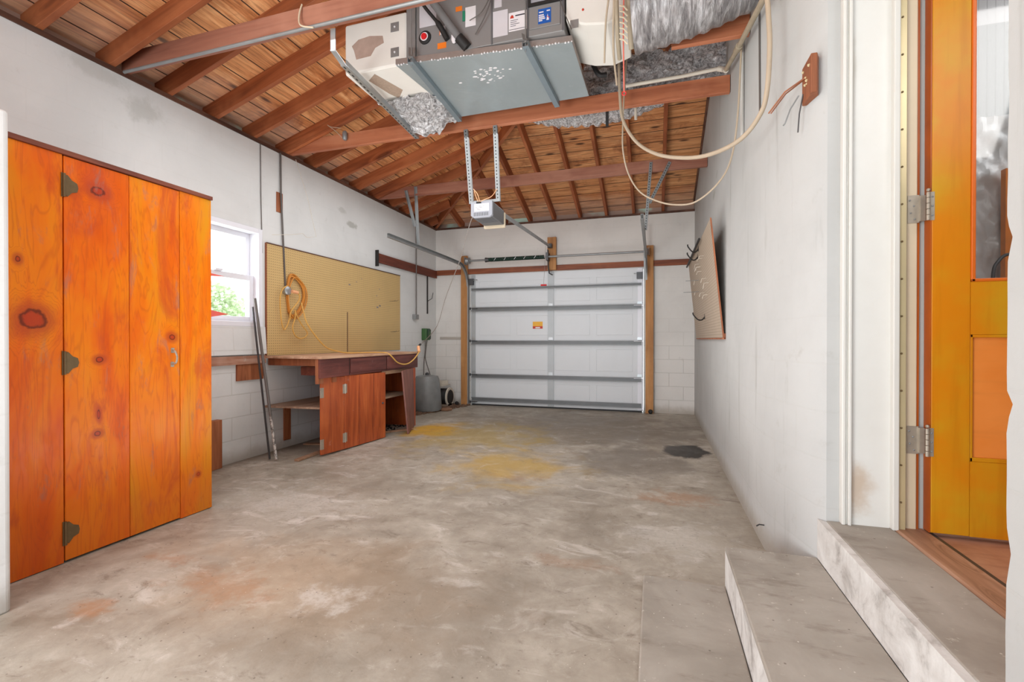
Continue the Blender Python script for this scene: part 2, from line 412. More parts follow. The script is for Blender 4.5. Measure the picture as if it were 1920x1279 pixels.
M_CAB = wood('bench_door_timber', srgb(132, 54, 22), srgb(176, 80, 34), srgb(200, 104, 50), 'Z', 0.45, 1.3, 0.3, 0.2)
M_CABD = wood('open_door_timber', srgb(104, 60, 52), srgb(140, 88, 76), srgb(160, 104, 88), 'Z', 0.6, 1.3, 0.2, 0.1)
M_SHELF = wood('shelf_timber', srgb(120, 92, 74), srgb(158, 128, 106), srgb(190, 162, 138), 'Y', 0.7, 1, 0.2)
M_SCRAP = wood('scrap_timber', srgb(120, 84, 60), srgb(160, 122, 94), srgb(190, 152, 124), 'X', 0.7, 1, 0.2)
M_BRN = wood('brown_block_timber', srgb(112, 60, 32), srgb(158, 92, 56), srgb(186, 118, 78), 'Z', 0.6, 1.2, 0.3)
M_SILLW = wood('chipped_ledge_timber', srgb(136, 84, 60), srgb(176, 122, 96), srgb(206, 172, 152), 'Y', 0.7, 1.5, 0.0, 0.7)

def m_pine(name, knots, seed):
    """orange varnished board with knots at given (y, z, ry, rz)"""
    t = NT(name, 0.3); v = t.obj(); X, Y, Z = t.sep(v)
    Y = t.ma('ADD', Y, 1.85)      # board coordinates along the wall
    n0 = t.noise(v, 9, 5, 0.6)
    K = 0.0; KD = 0.0
    for (cy, cz, ry, rz) in knots:
        a = t.ma('DIVIDE', t.ma('SUBTRACT', Y, cy), ry); b = t.ma('DIVIDE', t.ma('SUBTRACT', Z, cz), rz)
        d = t.ma('SQRT', t.ma('ADD', t.ma('MULTIPLY', a, a), t.ma('MULTIPLY', b, b)))
        d = t.ma('ADD', d, t.ma('MULTIPLY', t.ma('SUBTRACT', n0, 0.5), 2.2))
        K = t.ma('MAXIMUM', K, t.sm(d, 0.0, 4.5, 1.0, 0.0)); KD = t.ma('MAXIMUM', KD, t.sm(d, 0.6, 1.3, 1.0, 0.0))
    vv = t.comb(seed, t.ma('MULTIPLY', Y, 7.0), t.ma('MULTIPLY', Z, 0.8))
    g0 = t.noise(vv, 1.0, 4, 0.55, 0.5)
    ph = t.ma('ADD', t.ma('MULTIPLY', g0, 14.0), t.ma('MULTIPLY', K, 9.0))
    ring = t.ma('ABSOLUTE', t.ma('SUBTRACT', t.ma('FRACT', ph), 0.5))
    big = t.noise(t.comb(seed+3, t.ma('MULTIPLY', Y, 3.2), t.ma('MULTIPLY', Z, 0.9)), 1.0, 4, 0.6, 0.7)
    c = t.ramp(big, [(0.28, srgb(212, 80, 6)), (0.43, srgb(230, 104, 4)), (0.56, srgb(236, 126, 6)), (0.72, srgb(222, 144, 20))])
    c = t.mix(t.sm(ring, 0.0, 0.2, 0.32, 0.0), c, srgb(186, 74, 20))
    c = t.mix(t.ma('MULTIPLY', t.sm(K, 0.2, 0.8), 0.65), c, srgb(172, 62, 34))
    red = t.noise(t.comb(seed+8, t.ma('MULTIPLY', Y, 4.5), t.ma('MULTIPLY', Z, 1.3)), 1.0, 5, 0.65, 0.9)
    c = t.mix(t.sm(red, 0.52, 0.68, 0, 0.6), c, srgb(190, 70, 34))
    c = t.mix(t.ma('MULTIPLY', KD, 0.7), c, srgb(176, 50, 24))
    edge = t.ma('MULTIPLY', t.ma('MULTIPLY', KD, t.ma('SUBTRACT', 1.0, KD)), 4.0)
    c = t.mix(t.ma('MULTIPLY', edge, 0.75), c, srgb(70, 26, 18))
    wear = t.noise(t.comb(seed, t.ma('MULTIPLY', Y, 12.0), t.ma('MULTIPLY', Z, 3.5)), 1.0, 6, 0.7, 0.4)
    c = t.mix(t.sm(wear, 0.56, 0.7, 0, 0.55), c, srgb(158, 112, 96))
    foot = t.sm(Z, 0.0, 0.6, 0.45, 0.0)
    c = t.mix(foot, c, srgb(176, 74, 30))
    t.color(c); t.bump(t.ma('ADD', ring, wear), 0.12, 0.002)
    t.setin(t.b.inputs['Roughness'], t.sm(wear, 0.4, 0.7, 0.28, 0.5))
    t.b.inputs['Specular IOR Level'].default_value = 0.3
    return t.m
def m_doorwood(name, a, b, axis='Z'):
    t = NT(name, 0.32); v = t.obj()
    s3 = (14, 14, 1.0) if axis == 'Z' else (1.6, 14, 9)
    g = t.noise(t.scale(v, s3), 1.3, 6, 0.6, 0.5); big = t.noise(v, 2.5, 4, 0.6)
    c = t.mix(t.sm(big, 0.35, 0.65), a, b); c = t.mix(t.sm(g, 0.45, 0.7, 0, 0.4), c, tuple(x*0.72 for x in a))
    t.color(c); t.bump(g, 0.12, 0.002); t.b.inputs['Specular IOR Level'].default_value = 0.3; return t.m
M_DW = m_doorwood('amber_door_stain', srgb(210, 126, 14), srgb(200, 150, 28))
M_DE = m_doorwood('dark_amber_edge', srgb(176, 88, 30), srgb(150, 74, 30))
M_DP = m_doorwood('orange_door_panel', srgb(236, 142, 66), srgb(228, 130, 52), 'X')
M_BEAD = plain('orange_bead', srgb(214, 104, 28), 0.35)

M_GALV = plain('galvanised_steel', srgb(176, 180, 182), 0.38, 0.75, 0.18, 9)
M_GALVD = plain('dull_galvanised', srgb(150, 152, 152), 0.5, 0.55, 0.2, 12)
M_STRUT = plain('zinc_strut', srgb(146, 160, 168), 0.4, 0.6, 0.12, 10)
M_STRUTD = plain('weathered_strut_steel', srgb(122, 124, 125), 0.5, 0.4, 0.15, 9)
M_STILE = plain('bright_galvanised', srgb(172, 176, 178), 0.45, 0.25, 0.08, 9)
M_DARKM = plain('dark_steel', srgb(84, 84, 86), 0.45, 0.6, 0.2)
M_BRONZE = plain('old_brass_hinge', srgb(112, 92, 62), 0.5, 0.5, 0.3, 40)
M_HINGE = plain('worn_nickel', srgb(176, 166, 152), 0.42, 0.5, 0.25, 30)
M_WHITE = plain('white_vinyl', srgb(232, 233, 240), 0.4, 0, 0.03)
M_TRIM = plain('white_gloss_trim', srgb(216, 214, 208), 0.45, 0, 0.06, 5)
M_CREAM = plain('cream_jamb', srgb(206, 190, 164), 0.45, 0, 0.1, 6)
M_WSTRIP = plain('brass_weatherstrip', srgb(206, 190, 150), 0.35, 0.35, 0.08)
M_DOORW = plain('white_garage_door', srgb(214, 217, 220), 0.45, 0, 0.03, 4)
M_BLACK = plain('black_rubber', srgb(28, 27, 27), 0.6)
M_GREYP = plain('grey_plastic', srgb(158, 160, 168), 0.45)
M_GREYD = plain('dark_grey_plastic', srgb(98, 98, 100), 0.5)
M_ACG = plain('grey_cabinet_enamel', srgb(134, 132, 131), 0.45, 0.1, 0.05, 5)
M_BRACK = plain('black_iron', srgb(40, 36, 34), 0.55, 0.3)
M_GREEN = plain('green_enamel', srgb(58, 96, 52), 0.4)
M_GREEN2 = plain('dark_green_enamel', srgb(34, 64, 44), 0.4)
M_SPRING = plain('green_spring', srgb(26, 58, 46), 0.45, 0.3)
M_REDP = plain('red_plastic', srgb(206, 30, 36), 0.4)
M_RED2 = plain('pinkish_red_paint', srgb(240, 110, 100), 0.5)
M_YCORD = plain('yellow_cord_jacket', srgb(214, 166, 84), 0.5)
M_OCORD = plain('orange_cord_jacket', srgb(206, 136, 52), 0.5)
M_PLUG = plain('peach_plug', srgb(240, 176, 130), 0.5)
M_WCORD = plain('grey_cord_jacket', srgb(132, 124, 118), 0.5)
M_BEIGE = plain('beige_hose', srgb(176, 158, 136), 0.55)
M_PVC = plain('weathered_pvc', srgb(206, 198, 184), 0.5, 0, 0.15, 8)
M_PVCD = plain('dirty_pipe', srgb(164, 150, 128), 0.6, 0, 0.25, 10)
M_WALLC = plain('wall_conduit', srgb(98, 92, 88), 0.5, 0.3)
M_PIPEW = plain('painted_wall_pipe', srgb(196, 192, 186), 0.55, 0, 0.1)
M_REDC = plain('red_cord', srgb(214, 108, 92), 0.6)
M_PAPER = plain('white_paper_label', srgb(206, 202, 206), 0.7, 0, 0.05, 20)
M_PAPER2 = plain('bright_label', srgb(226, 222, 224), 0.6, 0, 0.03)
M_INK = plain('grey_print', srgb(120, 116, 122), 0.7)
M_INKD = plain('dark_print', srgb(50, 48, 60), 0.7)
M_BLUE = plain('blue_label', srgb(22, 88, 170), 0.4, 0, 0.2, 12)
M_ORANGE = plain('orange_label', srgb(236, 124, 32), 0.5)
M_TAPEG = plain('green_tag', srgb(30, 128, 96), 0.5)
M_YEL = plain('yellow_label', srgb(230, 170, 44), 0.5)
M_REDL = plain('red_label', srgb(190, 52, 30), 0.5)
def m_block():
    t = NT('eave_blocking', 0.7); n = t.noise(t.obj(), 1.6, 3, 0.5)
    t.color(t.mix(t.sm(n, 0.52, 0.6), srgb(176, 150, 136), srgb(196, 226, 212))); return t.m
M_TEAL = m_block()
M_TANK = plain('grey_painted_tank', srgb(134, 136, 136), 0.5, 0.2, 0.3, 9, 0.1)
M_BAG = plain('duct_mastic_white', srgb(226, 222, 214), 0.7, 0, 0.06, 6, 0.1)
M_BRAIDP = plain('torn_fibreglass', srgb(168, 146, 128), 0.95, 0, 0.3, 60, 0.5)
M_PAPERB = plain('torn_brown_facing', srgb(172, 148, 134), 0.8, 0, 0.2, 20)
M_ROOM = plain('house_wall_grey', srgb(176, 182, 184), 0.6)
M_GREENLEAF = plain('pale_leaves', srgb(226, 238, 205), 0.6, 0, 0.1, 3)
M_TRUNK = plain('bark', srgb(120, 100, 80), 0.8)

def m_foil(name, c0, c1, rough=0.22, sc=22, metal=0.8):
    t = NT(name, rough, metal); v = t.obj()
    a = t.ma('ADD', t.vor(v, sc*1.5, 'F1'), t.ma('MULTIPLY', t.vor(v, sc*4, 'F1'), 0.5)); n = t.noise(v, sc*1.6, 6, 0.75, 2.5)
    t.color(t.mix(t.sm(n, 0.35, 0.6), c0, c1))
    t.bump(t.ma('ADD', a, n), 0.9, 0.03); return t.m
M_FOIL = m_foil('crumpled_foil', (0.30, 0.28, 0.28), (0.98, 0.97, 0.97), 0.22, 11, 0.55)
def m_flex():
    t = NT('flexible_duct_sleeve', 0.35, 0.55); v = t.obj()
    s_ = t.noise(t.scale(v, (22, 4, 4)), 1.5, 6, 0.7, 0.5)
    t.color(t.ramp(s_, [(0.3, srgb(92, 88, 90)), (0.5, srgb(160, 156, 156)), (0.7, srgb(226, 224, 226))]))
    t.bump(s_, 0.9, 0.02); return t.m
M_FLEX = m_flex()
def m_pan():
    t = NT('drain_pan_zinc', 0.3, 0.45); v = t.obj(); n = t.noise(v, 1.6, 4, 0.5, 0.4); n2 = t.noise(v, 16, 5, 0.7)
    c = t.mix(n, srgb(150, 160, 162), srgb(186, 196, 198)); c = t.mix(t.sm(n2, 0.66, 0.74, 0, 0.6), c, srgb(226, 230, 230))
    t.color(c); t.bump(n, 0.6, 0.08); return t.m
M_PAN = m_pan()
M_PANLIP = plain('rusty_pan_lip', srgb(152, 140, 134), 0.5, 0.4, 0.2, 18)

def m_peg(name, base, axisu='Y'):
    t = NT(name, 0.6); v = t.obj(); X, Y, Z = t.sep(v)
    u = t.comb(t.ma('FRACT', t.ma('DIVIDE', Y, 0.0254)), t.ma('FRACT', t.ma('DIVIDE', Z, 0.0254)), 0.5)
    d = t.vm('LENGTH', t.vm('SUBTRACT', u, (0.5, 0.5, 0.5)), out=1)
    n = t.noise(v, 3, 5, 0.6); n2 = t.noise(v, 14, 5, 0.7)
    b = srgb(*base)
    c = t.mix(n, tuple(x*0.9 for x in b), tuple(x*1.08 for x in b))
    c = t.mix(t.sm(n2, 0.68, 0.8, 0, 0.5), c, tuple(x*0.6 for x in b))
    h = t.sm(d, 0.13, 0.2, 1.0, 0.0)
    c = t.mix(t.ma('MULTIPLY', h, 0.85), c, tuple(x*0.2 for x in b)); t.color(c); t.bump(h, -0.5, 0.004); return t.m
M_PEG = m_peg('tan_pegboard', (204, 172, 116))
M_PEG2 = m_peg('brown_pegboard', (178, 160, 140))

def m_glass(name, tint=(1, 1, 1), gl=0.08):
    m = D.materials.new(name); m.use_nodes = True; nt = m.node_tree; nt.nodes.clear()
    o = nt.nodes.new('ShaderNodeOutputMaterial'); mx = nt.nodes.new('ShaderNodeMixShader')
    tr = nt.nodes.new('ShaderNodeBsdfTransparent'); g = nt.nodes.new('ShaderNodeBsdfGlossy')
    tr.inputs[0].default_value = (*tint, 1); g.inputs['Roughness'].default_value = 0.05; mx.inputs[0].default_value = gl
    nt.links.new(tr.outputs[0], mx.inputs[1]); nt.links.new(g.outputs[0], mx.inputs[2]); nt.links.new(mx.outputs[0], o.inputs[0])
    return m
M_GLASS = m_glass('window_glass')
def m_beadboard():
    t = NT('beadboard_grey', 0.55); X, Y, Z = t.sep(t.obj())
    fr = t.ma('FRACT', t.ma('DIVIDE', X, 0.042)); g = t.sm(t.ma('ABSOLUTE', t.ma('SUBTRACT', fr, 0.5)), 0.02, 0.09, 1.0, 0.0)
    hi = t.ma('GREATER_THAN', Z, 3.056)
    band = t.ma('MULTIPLY', t.ma('GREATER_THAN', Z, 2.72), t.ma('LESS_THAN', Z, 2.86))
    c = t.mix(hi, srgb(182, 186, 186), srgb(240, 241, 242))
    c = t.mix(t.ma('MULTIPLY', g, 0.35), c, srgb(120, 122, 122)); t.color(c); t.bump(g, -0.4, 0.004); return t.m
M_BEADB = m_beadboard()
def m_house_floor():
    t = NT('house_floor', 0.4); v = t.obj(); n = t.noise(v, 5, 6, 0.65, 0.8); n2 = t.noise(t.scale(v, (3, 14, 3)), 2, 5)
    c = t.ramp(n, [(0.3, srgb(176, 126, 102)), (0.55, srgb(198, 150, 124)), (0.75, srgb(172, 152, 132))])
    t.color(t.mix(t.sm(n2, 0.5, 0.7, 0, 0.4), c, srgb(150, 104, 84))); return t.m
M_HF = m_house_floor()
M_THRESH = wood('worn_threshold', srgb(124, 88, 64), srgb(168, 124, 96), srgb(196, 158, 132), 'Y', 0.55, 1.2, 0.0, 0.15)

# ---------------------------------------------------------------- shell
ST('floor', MB().box(XL-0.2, XD+0.02, -1.6, YB+0.2, -0.12, 0.0), M_FLOOR)
# left wall with the window opening
WY0, WY1, WZ0, WZ1 = 2.66, 3.585, 1.235, 2.175
mb = MB(); xo = XL-0.2
mb.box(xo, XL, -1.6, WY0, 0, H); mb.box(xo, XL, WY1, YB+0.2, 0, H)
mb.box(xo, XL, WY0, WY1, 0, WZ0); mb.box(xo, XL, WY0, WY1, WZ1, H)
ST('wall_left', mb, M_WL)
# back wall with the garage door opening
DX0, DX1, DZ = -2.99, -0.165, 2.20
mb = MB(); mb.box(XL, DX0, YB, YB+0.2, 0, H); mb.box(DX1, XR, YB, YB+0.2, 0, H); mb.box(DX0, DX1, YB, YB+0.2, DZ, H)
ST('wall_back', mb, M_WB)
# right wall, bending out a little beside the steps, and the part beyond the doorway near the camera
plan = [(XR, YB+0.2), (XR, 2.75), (0.61, 2.5), (0.661, 2.28), (XD, 2.25), (1.05, 2.25), (1.05, YB+0.2)]
mb = MB(); mb.prism([(x, y, 0) for x, y in plan], (0, 0, 4.75))
# near pier with a chipped edge
zs = [0.0]
while zs[-1] < 3.6: zs.append(zs[-1]+random.uniform(0.02, 0.07))
def chip(z):
    c_ = 0.004*mn.noise(Vector((0, 0, z*9)))
    for q, a_ in ((0.98, 0.02), (0.70, 0.03), (1.33, 0.014), (2.1, 0.01)): c_ -= a_*math.exp(-((z-q)/0.018)**2)
    return 1.207+c_
k = len(mb.v)
for z in zs: mb.v += [Vector((XD, chip(z), z)), Vector((1.05, 1.207, z)), Vector((1.05, -1.6, z)), Vector((XD, -1.6, z))]
for i in range(len(zs)-1):
    for j in range(4): mb.f.append((k+4*i+j, k+4*i+(j+1) % 4, k+4*i+4+(j+1) % 4, k+4*i+4+j))
mb.f.append((k, k+1, k+2, k+3)); e = k+4*(len(zs)-1); mb.f.append((e, e+1, e+2, e+3))
mb.box(XD, 1.05, -1.6, 1.2, 3.6, 4.75); mb.box(XD, 1.05, 1.2, 2.25, 2.85, 4.75)
ST('wall_right', mb, M_WR, smooth=True)
# partition stub close to the camera on the left
mb = MB(); zt = 2.052
pf = [(XL, 1.10), (-2.545, 1.10), (-2.53, 1.115), (-2.53, 1.205), (-2.54, 1.217), (XL, 1.217)]
pf = [(XL, -0.4), (-2.545, -0.4), (-2.53, -0.385), (-2.53, 1.205), (-2.54, 1.217), (XL, 1.217)]
mb.prism([(x, y, 0) for x, y in pf], (0, 0, zt))
ST('wall_partition', mb, M_WP, bevel=0.012)

# roof boards
th = math.atan(SL); cs = math.cos(th)
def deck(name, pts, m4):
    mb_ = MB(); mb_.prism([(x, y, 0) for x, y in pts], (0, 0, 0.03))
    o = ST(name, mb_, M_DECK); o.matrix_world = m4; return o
zdk = H+RD/cs+0.01
W = XR-XL
# left slope: local x runs up the slope, local y = world y
ml = Matrix.Translation((XL, 0, zdk)) @ Matrix.Rotation(-th, 4, 'Y')
L = W/cs; e_ = 0.16/cs
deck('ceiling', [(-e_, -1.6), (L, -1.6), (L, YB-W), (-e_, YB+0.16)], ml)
# back slope: local x runs up the slope towards the camera, local y = world -x
mbk = Matrix.Translation((0, YB, zdk)) @ Matrix.Rotation(-PI/2, 4, 'Z') @ Matrix.Rotation(-th, 4, 'Y')
# local y axis after Rz(-90) points to world +x
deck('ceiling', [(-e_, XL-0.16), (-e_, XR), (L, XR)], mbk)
ST('trim_1', MB().box(XL-0.17, XL-0.13, -1.6, YB+0.17, H, zdk+0.0), M_TEAL)
ST('trim_2', MB().box(XL-0.13, XR, YB+0.13, YB+0.17, H, zdk+0.0), M_TEAL)
ST('trim_3', MB().box(XL-0.1, XL+0.012, -1.6, YB+0.0, H-0.018, H+0.014), M_PLATE)
ST('trim_4', MB().box(XL+0.012, XR, YB-0.012, YB+0.1, H-0.016, H+0.014), M_PLATE)
mb = MB().bar((XR-0.012, YB-0.03, zdk-0.03), (XR-0.012, YB-W+0.1, zdk-0.03+SL*(W-0.13)), 0.02, 0.05)
ST('trim_5', mb, M_PLATE)

# rafters
def rafter(name, p0, p1, label, grp, mat=M_RAFT, wd=0.04, dp=RD):
    """bar whose lower edge runs from p0 to p1"""
    p0, p1 = Vector(p0), Vector(p1); d = p1-p0; L_ = d.length
    m_ = MB().box(0, L_, -wd/2, wd/2, 0, dp)
    o = mesh(name, m_, mat, bevel=0.003)
    x = d.normalized(); y = Vector((0, 0, 1)).cross(x).normalized(); z = x.cross(y)
    o.matrix_world = Matrix.Translation(p0) @ Matrix((x, y, z)).transposed().to_4x4()
    return tag(o, label, 'rafter', grp)
RAFT_Y = [2.29+0.405*k for k in range(-2, 13)]
ordn = ['first', 'second', 'third', 'fourth', 'fifth', 'sixth', 'seventh', 'eighth', 'ninth', 'tenth', 'eleventh', 'twelfth', 'thirteenth', 'fourteenth', 'fifteenth', 'sixteenth']
vis = 0
zr = H+0.014
for y in RAFT_Y:
    L_ = min(W-0.02, YB-y-0.03)
    g = 'rafters of the left roof slope'
    lab = 'stained timber rafter rising from the left wall, %s from the camera' % ordn[vis]; vis += 1
    a = (XL-0.1, y, zr-SL*0.1); rafter('rafter', a, (XL+L_, y, zr+SL*L_), lab, g)
hipo = rafter('hip_rafter', (XL-0.05, YB+0.05, zr-0.015), (XR-0.06, YB-W+0.06, zr+SL*(W-0.06)), 'long dark hip rafter running up from the back left corner of the garage', None, wd=0.045, dp=RD)
bx = [-3.172, -2.79, -2.38, -1.956, -1.557, -1.136, -0.722, -0.312, 0.114]
for i, x in enumerate(bx):
    n_ = x-XL-0.04
    rafter('rafter', (x, YB+0.1, zr-SL*0.1), (x, YB-n_, zr+SL*n_), 'stained timber rafter above the garage door wall, %s one from the left back corner' % ordn[i], 'rafters of the back roof slope')

# ceiling joists (tie beams)
def joist(y, x1, label, mat, z=3.032, wd=0.04, hh=0.135, x0=XL-0.02):
    o = mesh('tie_beam', MB().box(0, x1-x0, -wd/2, wd/2, 0, hh), mat, bevel=0.003); o.location = (x0, y, z); return tag(o, label, 'beam')
joist(2.385, XR, 'brown tie beam nearest the camera, crossing above the slotted bracket and duct box', M_JOIST)
joist(3.955, XR-0.005, 'long orange-brown tie beam crossing just behind the air handler drain pan', M_JOIST2)
joist(5.57, XR-0.005, 'dark red-brown tie beam crossing behind the door opener, nearest the garage door', M_JOIST)
joist(3.17, XR-0.005, 'short piece of orange-brown beam under the big flexible duct at the right wall', M_JOIST2, z=2.99, hh=0.12, x0=0.1)

# ---------------------------------------------------------------- window
wr = ST('window_1', MB().box(XL-0.15, XL-0.11, WY0, WY1, WZ0, WZ0+0.05), M_WHITE)
def ring(mb_, x0, x1, y0, y1, z0, z1, t_):
    mb_.box(x0, x1, y0, y0+t_, z0, z1); mb_.box(x0, x1, y1-t_, y1, z0, z1)
    mb_.box(x0, x1, y0+t_, y1-t_, z0, z0+t_); mb_.box(x0, x1, y0+t_, y1-t_, z1-t_, z1); return mb_
ST('window_frame', ring(MB(), XL-0.16, XL+0.012, WY0, WY1, WZ0, WZ1, 0.045), M_WHITE, wr, 0.004)
zm = 1.70
ST('upper_sash', ring(MB(), XL-0.14, XL-0.10, WY0+0.045, WY1-0.045, zm-0.02, WZ1-0.045, 0.045), M_WHITE, wr, 0.003)
ST('lower_sash', ring(MB(), XL-0.095, XL-0.05, WY0+0.045, WY1-0.045, WZ0+0.045, zm+0.025, 0.05), M_WHITE, wr, 0.003)
ST('pane', MB().box(XL-0.122, XL-0.118, WY0+0.09, WY1-0.09, zm+0.02, WZ1-0.09), M_GLASS, wr)
ST('pane', MB().box(XL-0.075, XL-0.07, WY0+0.095, WY1-0.095, WZ0+0.095, zm-0.02), M_GLASS, wr)
ST('sash_lock', MB().box(XL-0.06, XL-0.03, 3.12, 3.19, zm+0.025, zm+0.045), M_WHITE, wr, 0.004)
ST('window_sill', MB().prism([(XL, WY0-0.05, 0.975), (XL+0.03, WY0-0.05, 0.975), (XL+0.012, WY0-0.05, 1.235), (XL, WY0-0.05, 1.235)], (0, WY1-WY0+0.08, 0)), M_WL, wr)

# tree outside the window
tr = T('tree', 'pale green leafy tree seen outside through the lower window pane', 'tree', (-12.5, 10.4, 0))
mb = MB(); random.seed(3)
for i in range(5200):
    c = random.choice([(0, 0, 2.0, 1.2), (0.9, 0.6, 1.7, 1.0), (-1.0, -0.6, 1.6, 1.0), (0.3, -0.2, 2.6, 0.7), (-1.9, -1.2, 1.2, 0.9), (1.9, 1.5, 1.2, 0.9)])
    d = Vector((random.gauss(0, 1), random.gauss(0, 1), random.gauss(0, 1))).normalized()*c[3]*random.uniform(0.6, 1.0)
    p = Vector((-12.5+c[0], 10.4+c[1], c[2]+0.5))+d*Vector((1, 1, 0.8)).length/1.6
    a = Vector((random.gauss(0, 1), random.gauss(0, 1), random.gauss(0, 1))).normalized()*0.09; b = a.orthogonal().normalized()*0.05
    mb.add([p-a, p+b, p+a, p-b], [(0, 1, 2, 3)])
mb.v = [Vector((v.x, v.y, max(0.3, v.z*0.82-0.35))) for v in mb.v]
P('foliage', mb, M_GREENLEAF, tr); P('trunk', MB().tube([(-12.5, 10.4, 0), (-12.45, 10.4, 1.2), (-12.6, 10.5, 2.3)], [0.16, 0.12, 0.06]), M_TRUNK, tr)
ST('ground', MB().box(-40, XL-0.2, -20, 45, -0.3, -0.15), plain('grass_ground', srgb(150, 170, 110), 0.9))

# ---------------------------------------------------------------- steps and doorway on the right
S('concrete_step', 'thin flat concrete slab on the floor in front of the lowest step', 'step', MB().box(-0.05, 0.301, -0.6, 2.25, 0.0005, 0.018), M_STEP, bevel=0.006)
def step(label, x0, x1, y0, y1, z0, z1):
    t_ = T('concrete_step', label, 'step', (x0, y1, z0))
    P('tread', MB().box(x0, x1, y0, y1, z1-0.02, z1), M_STEP, t_, bevel=0.004)
    P('riser', MB().box(x0+0.001, x1, y0, y1-0.001, z0, z1-0.0201), M_RISER, t_, 'white painted riser')
    return t_
step('lower grey concrete step with white painted side in front of the doorway', 0.303, 0.6629, -0.6, 2.278, 0.0005, 0.185)
s2 = T('concrete_step', 'upper grey concrete step with scuffed white riser, directly below the wooden threshold', 'step', (0.662, 2.24, 0))
P('tread', MB().prism([(0.664, -0.6, 0.33), (0.688, 1.2, 0.33), (0.693, 2.249, 0.33), (0.90, 2.215, 0.33), (0.90, 1.208, 0.33), (0.80, 1.208, 0.33), (0.80, -0.6, 0.33)][:0] or
  [(0.689, 1.209, 0.335), (0.689, 2.248, 0.335), (0.915, 2.248, 0.335), (0.915, 1.209, 0.335)], (0, 0, 0.022)), M_STEP, s2, bevel=0.004)
mbr = MB().prism([(0.663, -0.6, 0.186), (0.663, 2.27, 0.186), (0.6885, 2.24, 0.186), (0.6885, -0.6, 0.186)], (0, 0, 0.168))
P('riser', mbr, M_RISER, s2, 'scuffed white painted riser')
P('core', MB().box(0.6886, 0.91, 1.21, 2.24, 0.02, 0.334), M_RISER, s2)
ST('trim_6', MB().box(0.916, 1.03, 1.209, 2.27, 0.30, 0.362), M_THRESH, bevel=0.008)
ST('trim_7', MB().box(1.03, 1.045, 1.209, 2.27, 0.30, 0.357), M_DARKM)
ST('floor', MB().box(1.05, 4.2, -0.6, 3.75, 0.25, 0.347), M_HF)
# far jamb, seen face on: casing strips, panel board, stop, weatherstrip, hinge jamb
ZT = 2.86
mb = MB().box(0.735, 0.748, 2.215, 2.25, 0.357, ZT); mb.box(0.748, 0.756, 2.222, 2.25, 0.357, ZT); mb.box(0.756, 0.768, 2.212, 2.25, 0.357, ZT)
ST('trim_8', mb, M_TRIM, bevel=0.003)
def m_jambpanel():
    t = NT('white_jamb_panel', 0.45); v = t.obj(); X, Y, Z = t.sep(v); n = t.noise(v, 7, 6, 0.65)
    c = t.mix(n, srgb(214, 212, 206), srgb(226, 225, 221))
    c = t.mix(t.ma('MULTIPLY', t.blob(X, Z, 0.78, 0.50, 0.09, 0.16, n, 1.0, 0.9), 0.7), c, srgb(186, 160, 134))
    c = t.mix(t.ma('MULTIPLY', t.blob(X, Z, 0.772, 2.2, 0.02, 0.25, n, 0.6, 0.9), 0.5), c, srgb(176, 166, 148))
    t.color(c); return t.m
ST('trim_9', MB().box(0.768, 0.905, 2.232, 2.25, 0.357, ZT), m_jambpanel())
ST('trim_10', MB().box(0.905, 0.927, 2.205, 2.25, 0.357, ZT), M_TRIM, bevel=0.004)
tw = ST('trim_11', MB().box(0.927, 0.951, 2.216, 2.25, 0.3575, ZT), M_WSTRIP)
mb = MB()
for i in range(17): mb.sphere((0.936, 2.215, 0.47+i*0.148), 0.0042, 8)
ST('nail_heads', mb, M_BRONZE, tw)
ST('trim_12', MB().box(0.951, 0.957, 2.245, 2.26, 0.357, ZT), M_BLACK)
ST('trim_13', MB().box(0.957, 0.996, 2.235, 2.275, 0.357, ZT), M_CREAM, bevel=0.004)
ST('trim_14', MB().box(0.996, 1.004, 2.240, 2.275, 0.357, ZT), M_DE)

# house door, standing open
dx = 1.024; d2x = 1.86; dy0, dy1 = 2.2, 2.242; dz0, dz1 = 0.366, 2.78
dr = ST('door_2', MB().box(dx+0.0015, 1.148, dy0, dy1, dz0, dz1), M_DW, bevel=0.003)
ST('edge_strip', MB().box(dx-0.003, dx+0.001, dy0, dy1, dz0, dz1), M_DE, dr)
mb = MB().box(1.148, d2x, dy0, dy1, dz0, 0.652); mb.box(1.148, d2x, dy0, dy1, 1.137, 1.337); mb.box(1.148, d2x, dy0, dy1, 2.66, dz1); mb.box(d2x-0.12, d2x, dy0, dy1, dz0, dz1)
ST('door_rails', mb, M_DW, dr)
ST('panel', MB().box(1.148, 1.74, dy0+0.012, dy1-0.012, 0.652, 1.137), M_DP, dr)
mb = MB(); 
for (x0, x1, z0, z1) in ((1.148, 1.157, 0.652, 1.137), (1.148, 1.74, 0.652, 0.668), (1.148, 1.74, 1.125, 1.137)): mb.box(x0, x1, dy0+0.002, dy0+0.012, z0, z1)
ST('panel_bead', mb, M_DW, dr, bevel=0.002)
mb = MB()
for (x0, x1, z0, z1) in ((1.148, 1.162, 1.337, 2.66), (1.148, 1.74, 1.337, 1.349)): mb.box(x0, x1, dy0-0.004, dy0+0.012, z0, z1)
ST('glass_bead', mb, M_BEAD, dr, bevel=0.003)
ST('pane', MB().box(1.16, 1.74, dy0+0.018, dy0+0.022, 1.345, 2.66), M_GLASS, dr)
